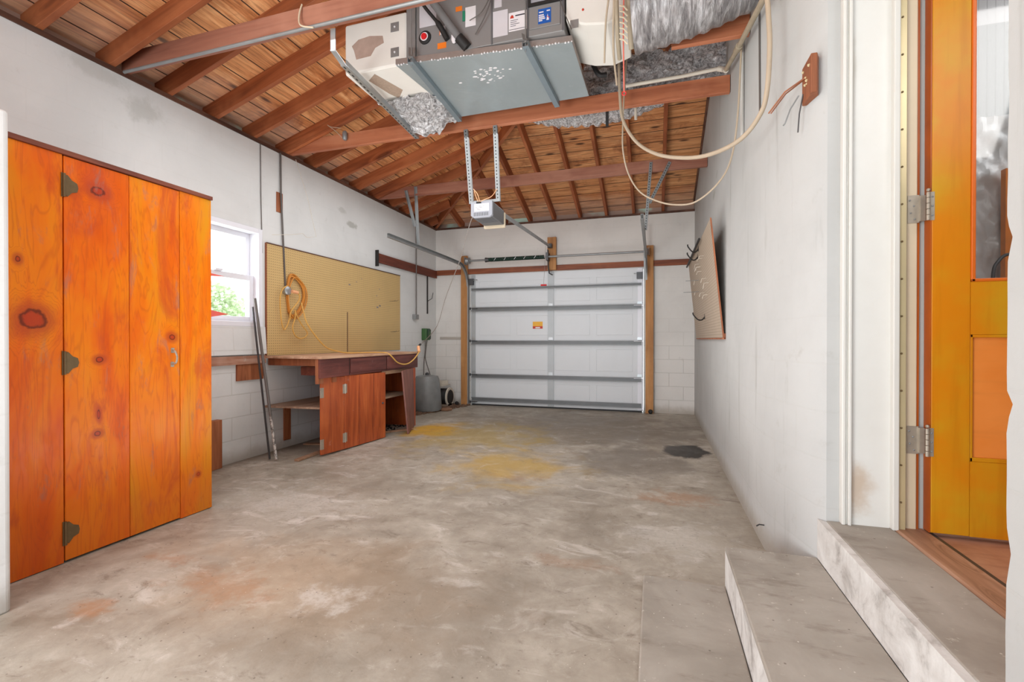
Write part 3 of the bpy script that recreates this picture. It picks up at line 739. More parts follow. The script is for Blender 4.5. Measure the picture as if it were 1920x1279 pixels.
for zc in (0.718, 1.635, 2.55):
    hg = ST('door_hinge', MB().box(0.962, 1.000, 2.2325, 2.2345, zc-0.055, zc+0.055), M_HINGE, dr)
    mb = MB().box(1.016, 1.034, 2.1985, 2.1999, zc-0.055, zc+0.055)
    mb.box(1.000, 1.016, 2.222, 2.233, zc-0.05, zc+0.05)
    ST('hinge_leaf', mb, M_HINGE, hg)
    mb = MB()
    for j in range(5): mb.cyl((1.012, 2.195, zc-0.055+j*0.022), (1.012, 2.195, zc-0.035+j*0.022), 0.0065, 12)
    mb.sphere((1.012, 2.195, zc+0.062), 0.007, 8)
    ST('knuckle', mb, M_HINGE, hg)
    mb = MB()
    for (sx, sz) in ((0.969, 0.035), (0.982, 0.012), (0.972, -0.015), (0.985, -0.04), (1.027, 0.036), (1.027, 0.0), (1.027, -0.036)):
        yy = 2.2315 if sx < 1 else 2.1985
        mb.sphere((sx, yy, zc+sz), 0.0036, 8)
    ST('screw', mb, M_GALVD, hg)
# room beyond the door
ST('wall_house_far', MB().box(1.05, 4.2, 3.6, 3.7, 0.347, 4.0), M_BEADB)
ST('wall_house_right', MB().box(4.1, 4.2, -0.6, 3.6, 0.347, 4.0), M_ROOM)
ST('wall_house_near', MB().box(1.05, 4.2, -0.7, -0.6, 0.347, 4.0), M_ROOM)
ST('ceiling', MB().box(1.05, 4.2, -0.7, 3.7, 4.0, 4.06), M_WHITE)
# plastic sheet hung over the far wall and a wood cabinet door behind it
mb = MB().grid(lambda u, v: (1.78+0.75*u, 3.5+0.03*mn.noise(Vector((u*6, v*9, 0)))+0.02*mn.noise(Vector((u*22, v*18, 3))), 1.25+1.2*v+0.02*mn.noise(Vector((u*4, v, 5)))), 50, 60)
def m_plastic():
    t = NT('clear_plastic_sheet', 0.25); n = t.noise(t.obj(), 5, 5, 0.6, 1.5)
    t.color(t.mix(n, srgb(205, 208, 208), srgb(238, 238, 238))); t.bump(n, 0.2, 0.03); return t.m
mps = m_plastic()
S('plastic_sheet', 'crumpled white plastic sheet hung in the room beyond the orange door glass', 'plastic sheet', mb, mps, smooth=True)
S('cabinet_door', 'small orange wood cabinet front leaning in the house room, seen through the door glass', 'cabinet', MB().box(1.945, 2.35, 3.42, 3.46, 0.347, 2.11), M_DP)
mb = MB().tube(smoothpts([(1.655, 3.0, 0.35), (1.655, 3.0, 1.0), (1.655, 3.0, 1.42), (1.68, 3.0, 1.52), (1.73, 3.0, 1.55), (1.79, 3.0, 1.5)]), 0.008, 8)
S('curved_rod', 'thin dark curved rod standing in the house room behind the door glass', 'rod', mb, M_DARKM, smooth=True)

# ---------------------------------------------------------------- orange plank wardrobe
FX = -2.81
wd_ = T('plank_cupboard', 'tall orange varnished knotty pine cupboard standing against the left wall', 'cupboard', (FX, 1.85, 0))
MP = [m_pine('knotty_pine_first', [(1.425, 1.215, 0.042, 0.040), (1.377, 1.49, 0.010, 0.014)], 2.0),
      m_pine('knotty_pine_second', [(1.705, 1.90, 0.028, 0.022), (1.705, 1.01, 0.016, 0.013), (1.695, 0.62, 0.014, 0.012), (1.70, 0.72, 0.006, 0.02)], 5.3),
      m_pine('knotty_pine_third', [(2.095, 1.13, 0.018, 0.016)], 9.1), m_pine('knotty_pine_fourth', [(2.26, 0.25, 0.01, 0.01)], 14.7)]
th_ = 0.02
P('side_board', MB().box(FX-th_, FX, 1.22, 1.547, 0.004, 2.035), MP[0], wd_, bevel=0.0015)
dr_ = P('door', MB().box(FX-th_, FX, 1.553, 1.851, 0.012, 2.032), MP[1], wd_, bevel=0.0015)
P('door_board', MB().box(FX-th_, FX, 1.854, 2.139, 0.012, 2.032), MP[2], dr_, bevel=0.0015)
P('side_board', MB().box(FX-th_, FX, 2.143, 2.354, 0.004, 2.035), MP[3], wd_, bevel=0.0015)
P('top_rail', MB().box(FX-0.03, FX+0.012, 1.22, 2.358, 2.036, 2.06), M_LEDGE, wd_, bevel=0.002)
P('end_panel', MB().box(XL+0.004, FX-th_-0.001, 2.334, 2.354, 0.004, 2.05), MP[3], wd_)
P('end_panel', MB().box(XL+0.004, FX-th_-0.001, 1.22, 1.24, 0.004, 2.05), MP[3], wd_)
P('top_panel', MB().box(XL+0.004, FX-0.031, 1.22, 2.354, 2.051, 2.062), M_LEDGE, wd_)
for zc in (0.15, 1.0, 1.885):
    h_ = MB().prism([(FX+0.001, 1.553, zc-0.045), (FX+0.001, 1.566, zc-0.055), (FX+0.001, 1.585, zc-0.03), (FX+0.001, 1.607, zc-0.022), (FX+0.001, 1.612, zc), (FX+0.001, 1.607, zc+0.022), (FX+0.001, 1.585, zc+0.032), (FX+0.001, 1.566, zc+0.055), (FX+0.001, 1.553, zc+0.045)], (0.004, 0, 0))
    h_.box(FX+0.001, FX+0.005, 1.540, 1.548, zc-0.06, zc+0.06)
    hg = P('hinge', h_, M_BRONZE, dr_, bevel=0.001)
    for j in range(4): h_ = h_
    P('hinge', MB().cyl((FX+0.007, 1.551, zc-0.058), (FX+0.007, 1.551, zc+0.058), 0.006, 10), M_BRONZE, dr_)
mb = MB().tube(smoothpts([(FX, 2.094, 1.05), (FX+0.02, 2.094, 1.045), (FX+0.03, 2.1, 1.01), (FX+0.028, 2.094, 0.975), (FX+0.004, 2.09, 0.965)]), 0.0055, 8)
mb.box(FX, FX+0.003, 2.084, 2.104, 1.035, 1.065); mb.box(FX, FX+0.003, 2.082, 2.102, 0.95, 0.98)
P('handle', mb, M_HINGE, dr_, smooth=True)
# red pointed pieces on the cupboard's far side
for zc, ye, h1, lab in ((1.635, 2.96, 0.022, 'upper small red pointed tag sticking out past the cupboard in front of the window'), (1.325, 3.0, 0.05, 'lower larger red pointed tag sticking out past the cupboard in front of the window')):
    mb = MB().prism([(-3.40, 2.3545, zc-h1), (-3.40, 2.3545, zc+h1), (-3.40, 2.8, zc+h1*0.65), (-3.40, ye, zc), (-3.40, 2.8, zc-h1*0.7)], (0.012, 0, 0))
    S('red_tag', lab, 'tag', mb, M_RED2, bevel=0.002)

# ---------------------------------------------------------------- ledge boards, blocks on left wall
S('ledge_board', 'chipped white and brown timber ledge on the left wall under the window', 'ledge', MB().box(XL, XL+0.035, 2.36, 3.60, 0.885, 0.962), M_SILLW, bevel=0.003)
S('wood_block', 'square brown plywood offcut fixed to the wall below the window ledge', 'wood block', MB().box(XL, XL+0.02, 3.29, 3.585, 0.735, 0.884), M_BRN, bevel=0.002)
S('wood_board', 'short upright brown board standing on the floor behind the orange cupboard', 'board', MB().box(XL+0.003, XL+0.06, 2.95, 3.10, 0.001, 0.42), M_BRN, bevel=0.003)

# ---------------------------------------------------------------- pegboard over the bench
pg = T('pegboard', 'large tan pegboard screwed to the left wall above the workbench', 'pegboard', (XL, 4.87, 0.96))
P('sheet', MB().box(XL+0.004, XL+0.012, 3.632, 6.12, 0.957, 2.055), M_PEG, pg)
P('edge_strip', MB().box(XL+0.001, XL+0.018, 3.622, 3.631, 0.957, 2.06), M_BRN, pg)
P('edge_strip', MB().box(XL+0.004, XL+0.016, 3.632, 6.12, 2.055, 2.066), M_PLATE, pg)
P('joint', MB().box(XL+0.012, XL+0.0135, 4.872, 4.886, 0.957, 1.45), M_PLATE, pg, 'dark lower joint between the two sheets')
for (y, z, q) in ((5.83, 1.66, 'upper left'), (5.9, 1.665, 'upper right'), (5.86, 1.22, 'lower left'), (5.93, 1.225, 'lower right')):
    S('peg_hook', '%s of four dark wire hooks at the right end of the tan pegboard' % q, 'hook', MB().tube([(XL+0.0125, y, z), (XL+0.09, y, z), (XL+0.11, y, z+0.015)], 0.002, 6), M_DARKM, group='wire hooks at the right end of the tan pegboard')
random.seed(40)
for i in range(8):
    y = random.uniform(4.8, 5.6); z = random.uniform(1.5, 1.95); P('mark', MB().box(XL+0.0121, XL+0.0128, y, y+random.uniform(.01, .05), z, z+random.uniform(.006, .02)), M_INK, pg)

# ---------------------------------------------------------------- workbench
BX = -2.95
wb = T('workbench', 'old timber workbench with dark drawer front and orange doors along left wall', 'workbench', (-3.3, 4.5, 0))
P('bench_top', MB().prism([(XL+0.021, 3.60, 0.932), (-2.93, 3.56, 0.932), (-2.93, 5.42, 0.932), (XL+0.021, 5.42, 0.932)], (0, 0, 0.022)), M_TOP, wb, 'worn pale top', bevel=0.002)
P('end_rail', MB().box(XL+0.021, BX-0.03, 3.64, 3.665, 0.862, 0.931), M_BRN, wb)
ap = P('apron', MB().box(BX-0.022, BX, 3.568, 5.41, 0.752, 0.931), M_APRON, wb, bevel=0.002)
for y in (3.995, 4.665): P('seam', MB().box(BX+0.0003, BX+0.002, y, y+0.007, 0.76, 0.925), M_BLACK, ap)
for (a, b) in ((4.68, 5.39), (4.015, 4.655)):
    dwr = P('drawer', MB().box(BX+0.0003, BX+0.012, a, b, 0.775, 0.915), M_APRON, ap, bevel=0.003)
P('drawer_bottom', MB().box(-3.3, BX-0.03, 3.72, 4.0, 0.765, 0.85), M_LEDGE, wb)
P('drawer_runner', MB().box(-3.1, BX-0.024, 3.78, 3.83, 0.70, 0.76), M_BRN, wb)
P('front_post', MB().box(BX-0.06, BX-0.023, 3.575, 3.64, 0.70, 0.93), M_BRN, wb)
# closed door, slightly ajar, made of two leaves
a0, a1, a2 = Vector((-3.01, 3.655, 0.02)), Vector((-2.972, 3.955, 0.015)), Vector((-2.915, 4.60, 0.006))
def leaf(p, q, z1, t_=0.02):
    d = (q-p); n_ = Vector((d.y, -d.x, 0)).normalized()*t_
    return MB().prism([p, q, q-n_, p-n_], (0, 0, z1-p.z))
dl = P('door', leaf(a0, a1-Vector((0.0, 0.004, 0)), 0.75), M_CAB, wb, bevel=0.002)
dl2 = P('door', leaf(a1, a2, 0.75), M_CAB, wb, bevel=0.002)
for f in (0.33, 0.68):
    q = a1.lerp(a2, f); P('seam', MB().box(q.x+0.0002, q.x+0.0012, q.y-0.001, q.y+0.001, 0.02, 0.745), M_APRON, dl2)
for zc in (0.62, 0.13):
    mb = MB()
    q = a1; mb.box(q.x-0.004, q.x+0.004, q.y-0.03, q.y+0.03, zc-0.045, zc+0.045); mb.cyl((q.x+0.005, q.y, zc-0.05), (q.x+0.005, q.y, zc+0.05), 0.005, 8)
    P('hinge', mb, M_HINGE, dl)
    mb = MB(); q = a0; mb.box(q.x-0.012, q.x+0.004, q.y-0.004, q.y+0.04, zc-0.06, zc+0.035)
    P('hinge_plate', mb, M_HINGE, dl)
# cabinet carcass at the right, open door
P('divider', MB().box(XL+0.02, -2.99, 4.60, 4.62, 0.002, 0.75), M_CAB, wb)
P('end_panel', MB().box(XL+0.02, BX-0.03, 5.335, 5.355, 0.002, 0.93), M_CAB, wb)
P('back_panel', MB().box(XL+0.004, XL+0.018, 4.60, 5.355, 0.002, 0.93), M_SHELF, wb)
P('shelf', MB().box(XL+0.02, -3.0, 4.622, 5.33, 0.42, 0.44), M_SHELF, wb)
P('face_post', MB().box(BX-0.028, BX-0.004, 5.25, 5.36, 0.002, 0.748), M_CAB, wb, bevel=0.002)
P('face_rail', MB().box(BX-0.045, BX-0.024, 4.62, 5.25, 0.71, 0.75), M_TOP, wb)
lf = MB().add([(-2.955, 5.30, 0.012), (-2.775, 4.835, 0.004), (-2.757, 4.842, 0.004), (-2.937, 5.307, 0.012), (-2.975, 5.30, 0.748), (-2.845, 4.82, 0.742), (-2.827, 4.827, 0.742), (-2.957, 5.307, 0.748)],
              [(0, 3, 2, 1), (4, 5, 6, 7), (0, 1, 5, 4), (1, 2, 6, 5), (2, 3, 7, 6), (3, 0, 4, 7)])
od = P('door', lf, M_CABD, wb, 'cabinet door standing open', bevel=0.002)
P('door_knob', MB().sphere((-2.915, 4.545, 0.40), 0.012, 10), M_DARKM, dl2)
# lower shelf at the left
P('lower_shelf', MB().prism([(XL+0.003, 3.60, 0.452), (-3.02, 3.66, 0.452), (-3.0, 4.58, 0.452), (XL+0.003, 4.58, 0.452)], (0, 0, 0.018)), M_SHELF, wb)
P('lower_shelf_support', MB().box(XL+0.003, XL+0.02, 3.85, 3.935, 0.08, 0.451), M_BRN, wb)
P('lower_shelf_rail', MB().box(-3.06, -3.035, 4.0, 4.55, 0.39, 0.451), M_SCRAP, wb)
# things lying on the floor
for (p, q, wd, ht, lab) in (((-3.12, 3.46, 0.012), (-3.135, 3.80, 0.012), 0.05, 0.02, 'short pale offcut lying on the floor at the foot of the bench door'),
                        ((-3.55, 4.05, 0.008), (-3.2, 4.15, 0.008), 0.07, 0.012, 'thin reddish board lying flat on the floor under the lower shelf'),
                        ((-3.12, 4.75, 0.012), (-2.85, 5.1, 0.012), 0.04, 0.02, 'pale lath lying on the floor in the open bench compartment')):
    S('wood_offcut', lab, 'offcut', MB().bar(p, q, wd, ht), M_SCRAP, bevel=0.002)
mb = MB(); random.seed(11)
for i in range(150):
    x, y = random.uniform(XL+0.05, -3.05), random.uniform(4.7, 5.3); r_ = random.uniform(0.006, 0.02)
    mb.sphere((x, y, r_*0.6), r_, 6, 1, 1, 0.6)
tag(S('litter', 'dark litter and dust piled in the open bench compartment', 'litter', mb, M_BLACK), 'dark litter and dust piled in the open bench compartment', 'litter', kind='stuff')
mb = MB()
for i in range(900):
    y = random.uniform(5.5, 7.28); x = random.uniform(XL+0.02, XL+0.15+0.55*(y-5.5)/1.78); r_ = random.uniform(0.008, 0.034)
    mb.sphere((x, y, r_*0.4), r_, 6, 1, 1, 0.55)
S('debris', 'brown dirt and chips of debris along the foot of the wall round the pump', 'debris', mb, plain('brown_debris', srgb(110, 84, 66), 0.9, 0, 0.5, 30))['kind'] = 'stuff'

# leaning poles
def m_pole():
    t = NT('grey_pole', 0.5, 0.2); v = t.obj(); X, Y, Z = t.sep(v); n = t.noise(v, 30, 4, 0.7)
    low = t.sm(Z, -0.45, -0.25, 1.0, 0.0) if False else t.sm(Z, 0.30, 0.48, 0.9, 0.0)
    t.color(t.mix(t.ma('MULTIPLY', low, t.sm(n, 0.42, 0.55)), srgb(104, 98, 94), srgb(212, 206, 200))); return t.m
S('metal_pole', 'long dark grey pole leaning on the wall left of the workbench, lower end splashed white', 'pole',
  MB().tube([(-3.60, 3.45, 1.50), (-3.318, 3.42, 0.35), (-3.316, 3.418, 0.004)][:0] or [(-3.605, 3.47, 1.50), (-3.314, 3.425, 0.013)], 0.013, 10), m_pole(), smooth=True)
S('metal_pole', 'thin darker rod leaning beside the grey pole at the pegboard edge', 'pole', MB().tube([(-3.612, 3.452, 1.42), (-3.40, 3.435, 0.009)], 0.009, 8), M_DARKM, smooth=True)

# ---------------------------------------------------------------- conduits on the left wall
cx = XL+0.018
c1 = T('conduit', 'thin dark conduit running down the left wall to the round metal outlet box', 'conduit', (cx, 3.8, 1.6))
P('pipe', MB().tube([(cx, 3.805, 3.0), (cx, 3.81, 2.6), (cx, 3.845, 2.0), (cx, 3.865, 1.66)], 0.009, 8), M_WALLC, c1, smooth=True)
bx_ = P('outlet_box', MB().lathe([(0.045, 0.0), (0.045, 0.035), (0.03, 0.045), (0.0, 0.046)], (XL+0.013, 3.872, 1.615), 16, 'X'), M_GALV, c1, smooth=True)
S('wood_block', 'small brown block on the left wall behind the conduit high above the pegboard', 'wood block', MB().box(XL, XL+0.009, 3.765, 3.845, 2.40, 2.60), M_BRN, bevel=0.002)
S('wire', 'thin grey wire hanging down the wall from the roof to the window corner', 'wire', MB().tube([(XL+0.008, 3.565, 3.0), (XL+0.008, 3.57, 2.5), (XL+0.008, 3.585, 1.95)], 0.004, 6), M_WALLC)
S('wire', 'thin pale bent wire hooked near the left wall above the pegboard', 'wire', MB().tube([(-3.55, 3.62, 2.13), (-3.5, 3.82, 2.17), (-3.45, 3.92, 2.20), (-3.45, 3.98, 2.17), (-3.42, 4.08, 2.2), (-3.5, 4.05, 2.6), (-3.6, 3.99, 3.0)], 0.0025, 6), M_PVC)
c2 = T('conduit', 'dark conduit running down the left wall to the small box right of the pegboard', 'conduit', (cx, 6.55, 1.45))
P('pipe', MB().tube([(XL+0.045, 6.55, 3.0), (XL+0.045, 6.55, 1.505)], 0.010, 8), M_WALLC, c2, smooth=True)
P('junction_box', MB().box(XL+0.001, XL+0.06, 6.50, 6.61, 1.43, 1.505), M_GALVD, c2, bevel=0.003)
br_ = T('wall_bracket', 'narrow black iron bracket on the left wall near the back corner', 'bracket', (XL, 7.0, 1.5))
mb = MB().box(XL+0.001, XL+0.012, 6.985, 7.015, 1.54, 2.20); mb.tube([(XL+0.01, 7.0, 1.75), (XL+0.05, 7.08, 1.8), (XL+0.05, 7.12, 1.9)], 0.005, 6)
P('bar', mb, M_BRACK, br_)

# ledger rails
S('ledger_rail', 'dark brown timber rail on the left wall running into the back corner', 'rail', MB().box(XL, XL+0.04, 5.51, YB-0.042, 2.165, 2.29), M_LEDGE, bevel=0.003)
S('steel_angle', 'small black steel angle at the free end of the left wall rail', 'bracket', MB().box(XL, XL+0.05, 5.495, 5.508, 2.11, 2.33), M_BRACK)
S('ledger_rail', 'long brown timber rail across the back wall above the garage door', 'rail', MB().box(XL+0.001, XR-0.002, YB-0.04, YB, 2.215, 2.30), M_LEDGEX, bevel=0.003)
for x, lab in ((-3.07, 'left'), (-0.07, 'right')):
    S('jamb_post', 'light pine post standing at the %s side of the garage door' % lab, 'post', MB().box(x-0.065, x+0.05, YB-0.085, YB-0.041, 0.001, 2.52), M_POST, bevel=0.003)
S('jamb_post', 'short light pine block above the middle of the garage door carrying the spring', 'post', MB().box(-1.64, -1.50, YB-0.085, YB-0.041, 2.216, 2.74), M_POST, bevel=0.003)

# ---------------------------------------------------------------- garage door
gy = YB-0.005
gd = ST('door_1', MB().box(DX0+0.02, DX1-0.02, gy, gy+0.04, 0.0, 0.02), M_BLACK)
zs_ = [0.02, 0.52, 1.085, 1.63, 2.21]
for i in range(4):
    z0, z1 = zs_[i]+0.004, zs_[i+1]-0.004
    sp = ST('section_panel', MB().box(DX0+0.005, DX1-0.005, gy, gy+0.045, z0, z1), M_DOORW, gd, bevel=0.004)
    mb = MB()
    xa = DX0+0.16; wdt = (DX1-DX0-0.32-0.3)/4
    for k in range(4):
        x0 = xa+k*(wdt+0.1); ring2 = ring
        zz0, zz1 = z0+0.09, z1-0.12
        for (q0_, q1_, r0_, r1_) in ((x0, x0+wdt, zz0, zz0+0.008), (x0, x0+wdt, zz1-0.008, zz1), (x0, x0+0.008, zz0, zz1), (x0+wdt-0.008, x0+wdt, zz0, zz1)):
            mb.box(q0_, q1_, gy-0.004, gy, r0_, r1_)
    ST('embossed_frames', mb, M_DOORW, sp, bevel=0.002)
for k, (x, wdt) in enumerate(((DX0+0.055, 0.07), (-1.60, 0.10), (DX1-0.05, 0.07))):
    mb = MB()
    for i in range(4): mb.box(x-wdt/2, x+wdt/2, gy-0.012, gy, zs_[i]+0.01, zs_[i+1]-0.012)
    ST('steel_stile', mb, M_STILE if k != 2 else M_WHITE, gd, bevel=0.001)
for z, hh in ((0.105, 0.05), (0.50, 0.045), (1.06, 0.045), (1.615, 0.05), (1.95, 0.02)):
    mb = MB(); x0, x1 = DX0+0.03, DX1-0.03
    mb.box(x0, x1, gy-0.045, gy-0.0125, z-hh/2, z-hh/2+0.004); mb.box(x0, x1, gy-0.045, gy-0.0125, z+hh/2-0.004, z+hh/2); mb.box(x0, x1, gy-0.018, gy-0.0125, z-hh/2, z+hh/2)
    mb.box(x0, x1, gy-0.048, gy-0.045, z-hh/2-0.01, z-hh/2+0.006); mb.box(x0, x1, gy-0.048, gy-0.045, z+hh/2-0.006, z+hh/2+0.01)
    ST('steel_strut', mb, M_STRUTD, gd)
for z in zs_[1:4]:
    for x in (DX0+0.06, -1.60, DX1-0.055):
        mb = MB().box(x-0.035, x+0.035, gy-0.016, gy-0.0125, z+0.01, z+0.06); mb.cyl((x-0.03, gy-0.02, z+0.012), (x+0.03, gy-0.02, z+0.012), 0.006, 8)
        ST('hinge', mb, M_GALV, gd)
for x, s_ in ((DX0+0.04, -1), (DX1-0.04, 1)):
    for z in zs_[1:4]+[0.06]:
        mb = MB().cyl((x-s_*0.10, gy-0.052, z), (x+s_*0.03, gy-0.052, z), 0.005, 8); mb.cyl((x+s_*0.02, gy-0.052, z), (x+s_*0.034, gy-0.052, z), 0.02, 12)
        ST('roller', mb, M_WHITE if s_ > 0 else M_DARKM, gd)
    ST('top_fixture', MB().box(x-0.06, x+0.03, gy-0.07, gy-0.013, 2.03, 2.13), M_DARKM, gd)
    ST('top_roller', MB().cyl((x-s_*0.10, gy-0.05, 2.11), (x-s_*0.02, gy-0.05, 2.11), 0.006, 8), M_GALV, gd)
stx = -1.90
lb = ST('warning_sticker', MB().box(stx, stx+0.165, gy-0.0015, gy-0.0005, 1.285, 1.40), M_YEL, gd)
ST('sticker_band', MB().box(stx, stx+0.165, gy-0.0022, gy-0.0016, 1.285, 1.325), M_REDL, lb)
ST('sticker_print', MB().box(stx+0.045, stx+0.12, gy-0.0028, gy-0.0023, 1.293, 1.312), M_PAPER2, lb)
# tracks
def track(side, x, label):
    t_ = T('door_track', label, 'track', (x, 7.2, 0))
    ny = gy-0.052
    prof = []
    pts = [(x, ny, 0.02), (x, ny, 1.95)]
    for i in range(9):
        a = PI/2*i/8; pts.append((x, ny-0.36+0.36*math.cos(a)+0, 1.98+0.36*math.sin(a)))
    for q in (6.5, 5.8, 5.2, 4.82): pts.append((x, q, 2.345))
    mb_ = MB()
    for i in range(len(pts)-1):
        a, b = Vector(pts[i]), Vector(pts[i+1]); d = (b-a).normalized(); n_ = Vector((0, d.z, -d.y))
        mb_.bar(a-n_*0.024, b-n_*0.024, 0.03, 0.003, n_); mb_.bar(a+n_*0.024, b+n_*0.024, 0.03, 0.003, n_)
        mb_.bar(a+Vector((side*0.015, 0, 0)), b+Vector((side*0.015, 0, 0)), 0.003, 0.05, n_)
    P('rail', mb_, M_GALVD, t_)
    for z in (0.3, 0.8, 1.35, 1.85): P('jamb_bracket', MB().box(min(x+side*0.017, x+side*0.05), max(x+side*0.017, x+side*0.05), ny-0.02, ny+0.03, z-0.03, z+0.03), M_GALVD, t_)
    return t_
track(-1, -3.015, 'galvanised garage door track curving from the left jamb back into the room')
tR = track(1, -0.125, 'galvanised garage door track at the right jamb, seen end on')
# track hanger straps
def strap(name, a, b, label, wd=0.032, mat=M_GALVD, holes=True, grp=None, up=(0, 1, 0)):
    t_ = T(name, label, 'strap', a)
    P('angle', MB().bar(a, b, wd, 0.003, up), mat, t_)
    A_, B_ = Vector(a), Vector(b); d = (B_-A_); L_ = d.length; d.normalize(); u = Vector(up); r = d.cross(u).normalized(); n_ = r.cross(d).normalized()
    P('flange', MB().bar(A_+r*wd/2+n_*0.012, B_+r*wd/2+n_*0.012, 0.003, 0.026, up), mat, t_)
    if holes:
        mb_ = MB(); k = int(L_/0.03)
        for i in range(k):
            c = A_+d*(0.02+i*0.03)
            if (c-A_).length < L_-0.01: mb_.bar(c-n_*0.0022-d*0.006, c-n_*0.0022+d*0.006, 0.009, 0.001, up)
        P('holes', mb_, M_BLACK, t_)['kind'] = 'stuff'
    return t_
strap('hanger_strap', (-3.187, 5.535, 3.11), (-3.075, 5.58, 2.63), 'slanting steel angle hanging the left door track from the roof', up=(0, -1, 0), holes=False)
strap('hanger_strap', (-3.045, 5.545, 3.15), (-3.035, 5.60, 2.372), 'upright steel angle hanging the left door track from the roof', up=(0, -1, 0), holes=False)
strap('hanger_strap', (-0.045, 5.54, 3.14), (-0.105, 5.5, 2.36), 'upright perforated steel strap hanging the right door track', up=(0, 1, 0))
strap('hanger_strap', (0.16, 5.54, 3.12), (-0.06, 5.49, 2.66), 'slanting perforated steel strap bracing the right door track', up=(0, 1, 0))

# torsion shaft and spring
sy, sz = 7.16, 2.415
ts = T('torsion_spring', 'garage door torsion shaft with a short green spring left of centre', 'torsion spring', (-1.57, sy, sz))
P('shaft', MB().cyl((-2.985, sy, sz), (-0.10, sy, sz), 0.0165, 12), M_GALVD, ts, smooth=True)
mb = MB(); n_ = 46
mb.tube([(-2.60+0.93*i/(n_*10), sy+0.026*math.cos(2*PI*i/10), sz+0.026*math.sin(2*PI*i/10)) for i in range(n_*10+1)], 0.0085, 6)
sp = P('spring', mb, M_SPRING, ts, 'dark green coil spring', smooth=True)
for x in (-2.5, -2.33, -2.16, -2.0, -1.83): P('paint_stripe', MB().bar((x, sy-0.036, sz-0.02), (x+0.03, sy-0.036, sz+0.02), 0.006, 0.002, (0, 1, 0)), M_PAPER2, sp)
P('spring_cone', MB().lathe([(0.02, 0), (0.04, 0.0), (0.032, 0.06), (0.02, 0.06)], (-2.66, sy, sz), 16, 'X'), M_DARKM, ts)
P('center_bracket', MB().box(-1.635, -1.60, sy-0.05, YB-0.086, sz-0.06, sz+0.06), M_DARKM, ts)
for x, s_ in ((-2.97, 1), (-0.13, -1)):
    P('cable_drum', MB().lathe([(0.02, -0.03), (0.055, -0.03), (0.05, -0.02), (0.045, 0.02), (0.055, 0.03), (0.02, 0.03)], (x, sy, sz), 18, 'X'), M_GALVD, ts, smooth=True)
    P('bearing_plate', MB().box(x-s_*0.045-0.002, x-s_*0.045+0.002, sy-0.05, YB-0.086, sz-0.06, sz+0.06), M_GALVD, ts)
S('steel_rod', 'thin upright dark steel rod beside the right end of the spring shaft', 'rod', MB().box(-0.155, -0.13, 7.02, 7.03, 2.0, 2.78), M_GALVD)

# ---------------------------------------------------------------- door opener
op = T('door_opener', 'grey garage door opener motor hanging from two perforated straps', 'door opener', (-1.5, 4.05, 2.25))
ox0, ox1, oy0, oy1, oz0, oz1 = -1.59, -1.385, 3.90, 4.24, 2.21, 2.355
P('housing', MB().prism([(ox0, oy0, oz0+0.02), (ox0+0.03, oy0, oz0), (ox1-0.03, oy0, oz0), (ox1, oy0, oz0+0.02), (ox1, oy0, oz1), (ox0, oy0, oz1)], (0, 0.03, 0)), M_GREYP, op, bevel=0.003)
P('body', MB().box(ox0+0.004, ox1+0.0, oy0+0.0301, oy1, oz0+0.006, oz1-0.004), M_GREYD, op, bevel=0.006)
P('light_lens', MB().box(ox0-0.004, ox1+0.008, oy1+0.0001, oy1+0.03, oz0-0.018, oz1-0.02), M_CREAM, op, bevel=0.006)
lb = P('label', MB().box(ox0+0.035, ox1-0.03, oy0-0.002, oy0-0.0004, oz0+0.055, oz1-0.022), M_PAPER2, op)
mb = MB()
for i, (a, b) in enumerate(((0.08, 0.12), (0.045, 0.1), (0.06, 0.09), (0.06, 0.085))): mb.box(ox0+a, ox0+b+0.01, oy0-0.0026, oy0-0.0021, oz0+0.1-i*0.011, oz0+0.103-i*0.011)
P('print', mb, M_INK, lb)
mb = MB()
for i in range(9): mb.box(ox0+0.03+i*0.016, ox0+0.038+i*0.016, oy0-0.0015, oy0-0.0002, oz0+0.014, oz0+0.045)
for i in range(9): mb.box(ox0+0.03, ox1-0.02, oy0+0.05+i*0.02, oy0+0.06+i*0.02, oz0+0.0035, oz0+0.0055)
P('vents', mb, M_GREYD, op)
P('terminals', MB().box(ox0+0.055, ox0+0.1, oy0-0.006, oy0-0.0003, oz1-0.018, oz1-0.003), M_BLACK, op)
strap('perforated_strap', (-1.655, 3.932, 3.032), (-1.60, 3.932, 2.35), 'left perforated steel strap holding up the door opener', wd=0.036, mat=M_GALVD, up=(0, 1, 0))
strap('perforated_strap', (-1.372, 3.932, 3.032), (-1.342, 3.932, 2.35), 'right perforated steel strap holding up the door opener', wd=0.036, mat=M_GALVD, up=(0, 1, 0))
S('mount_bar', 'short steel bar joining the opener straps to the opener housing', 'bar', MB().box(ox0-0.02, ox1+0.055, 3.937, 3.95, oz1-0.003, oz1+0.02), M_GALVD)
for pts, lab in (([(-1.565, 3.92, 2.46), (-1.54, 3.90, 2.40), (-1.515, 3.89, 2.35)], 'left thin cream wire entering the top of the door opener'),
             ([(-1.575, 3.93, 2.48), (-1.525, 3.90, 2.42), (-1.50, 3.89, 2.35)], 'middle thin cream wire entering the top of the door opener'),
             ([(-1.35, 3.93, 2.46), (-1.39, 3.9, 2.39), (-1.45, 3.89, 2.365), (-1.495, 3.89, 2.35)], 'right curved cream wire entering the top of the door opener')):
    S('wire', lab, 'wire', MB().tube(smoothpts(pts), 0.003, 6), M_PLUG)
orl = T('opener_rail', 'dark steel rail running from the door opener to the block above the door', 'rail', (-1.55, 5.6, 2.5))
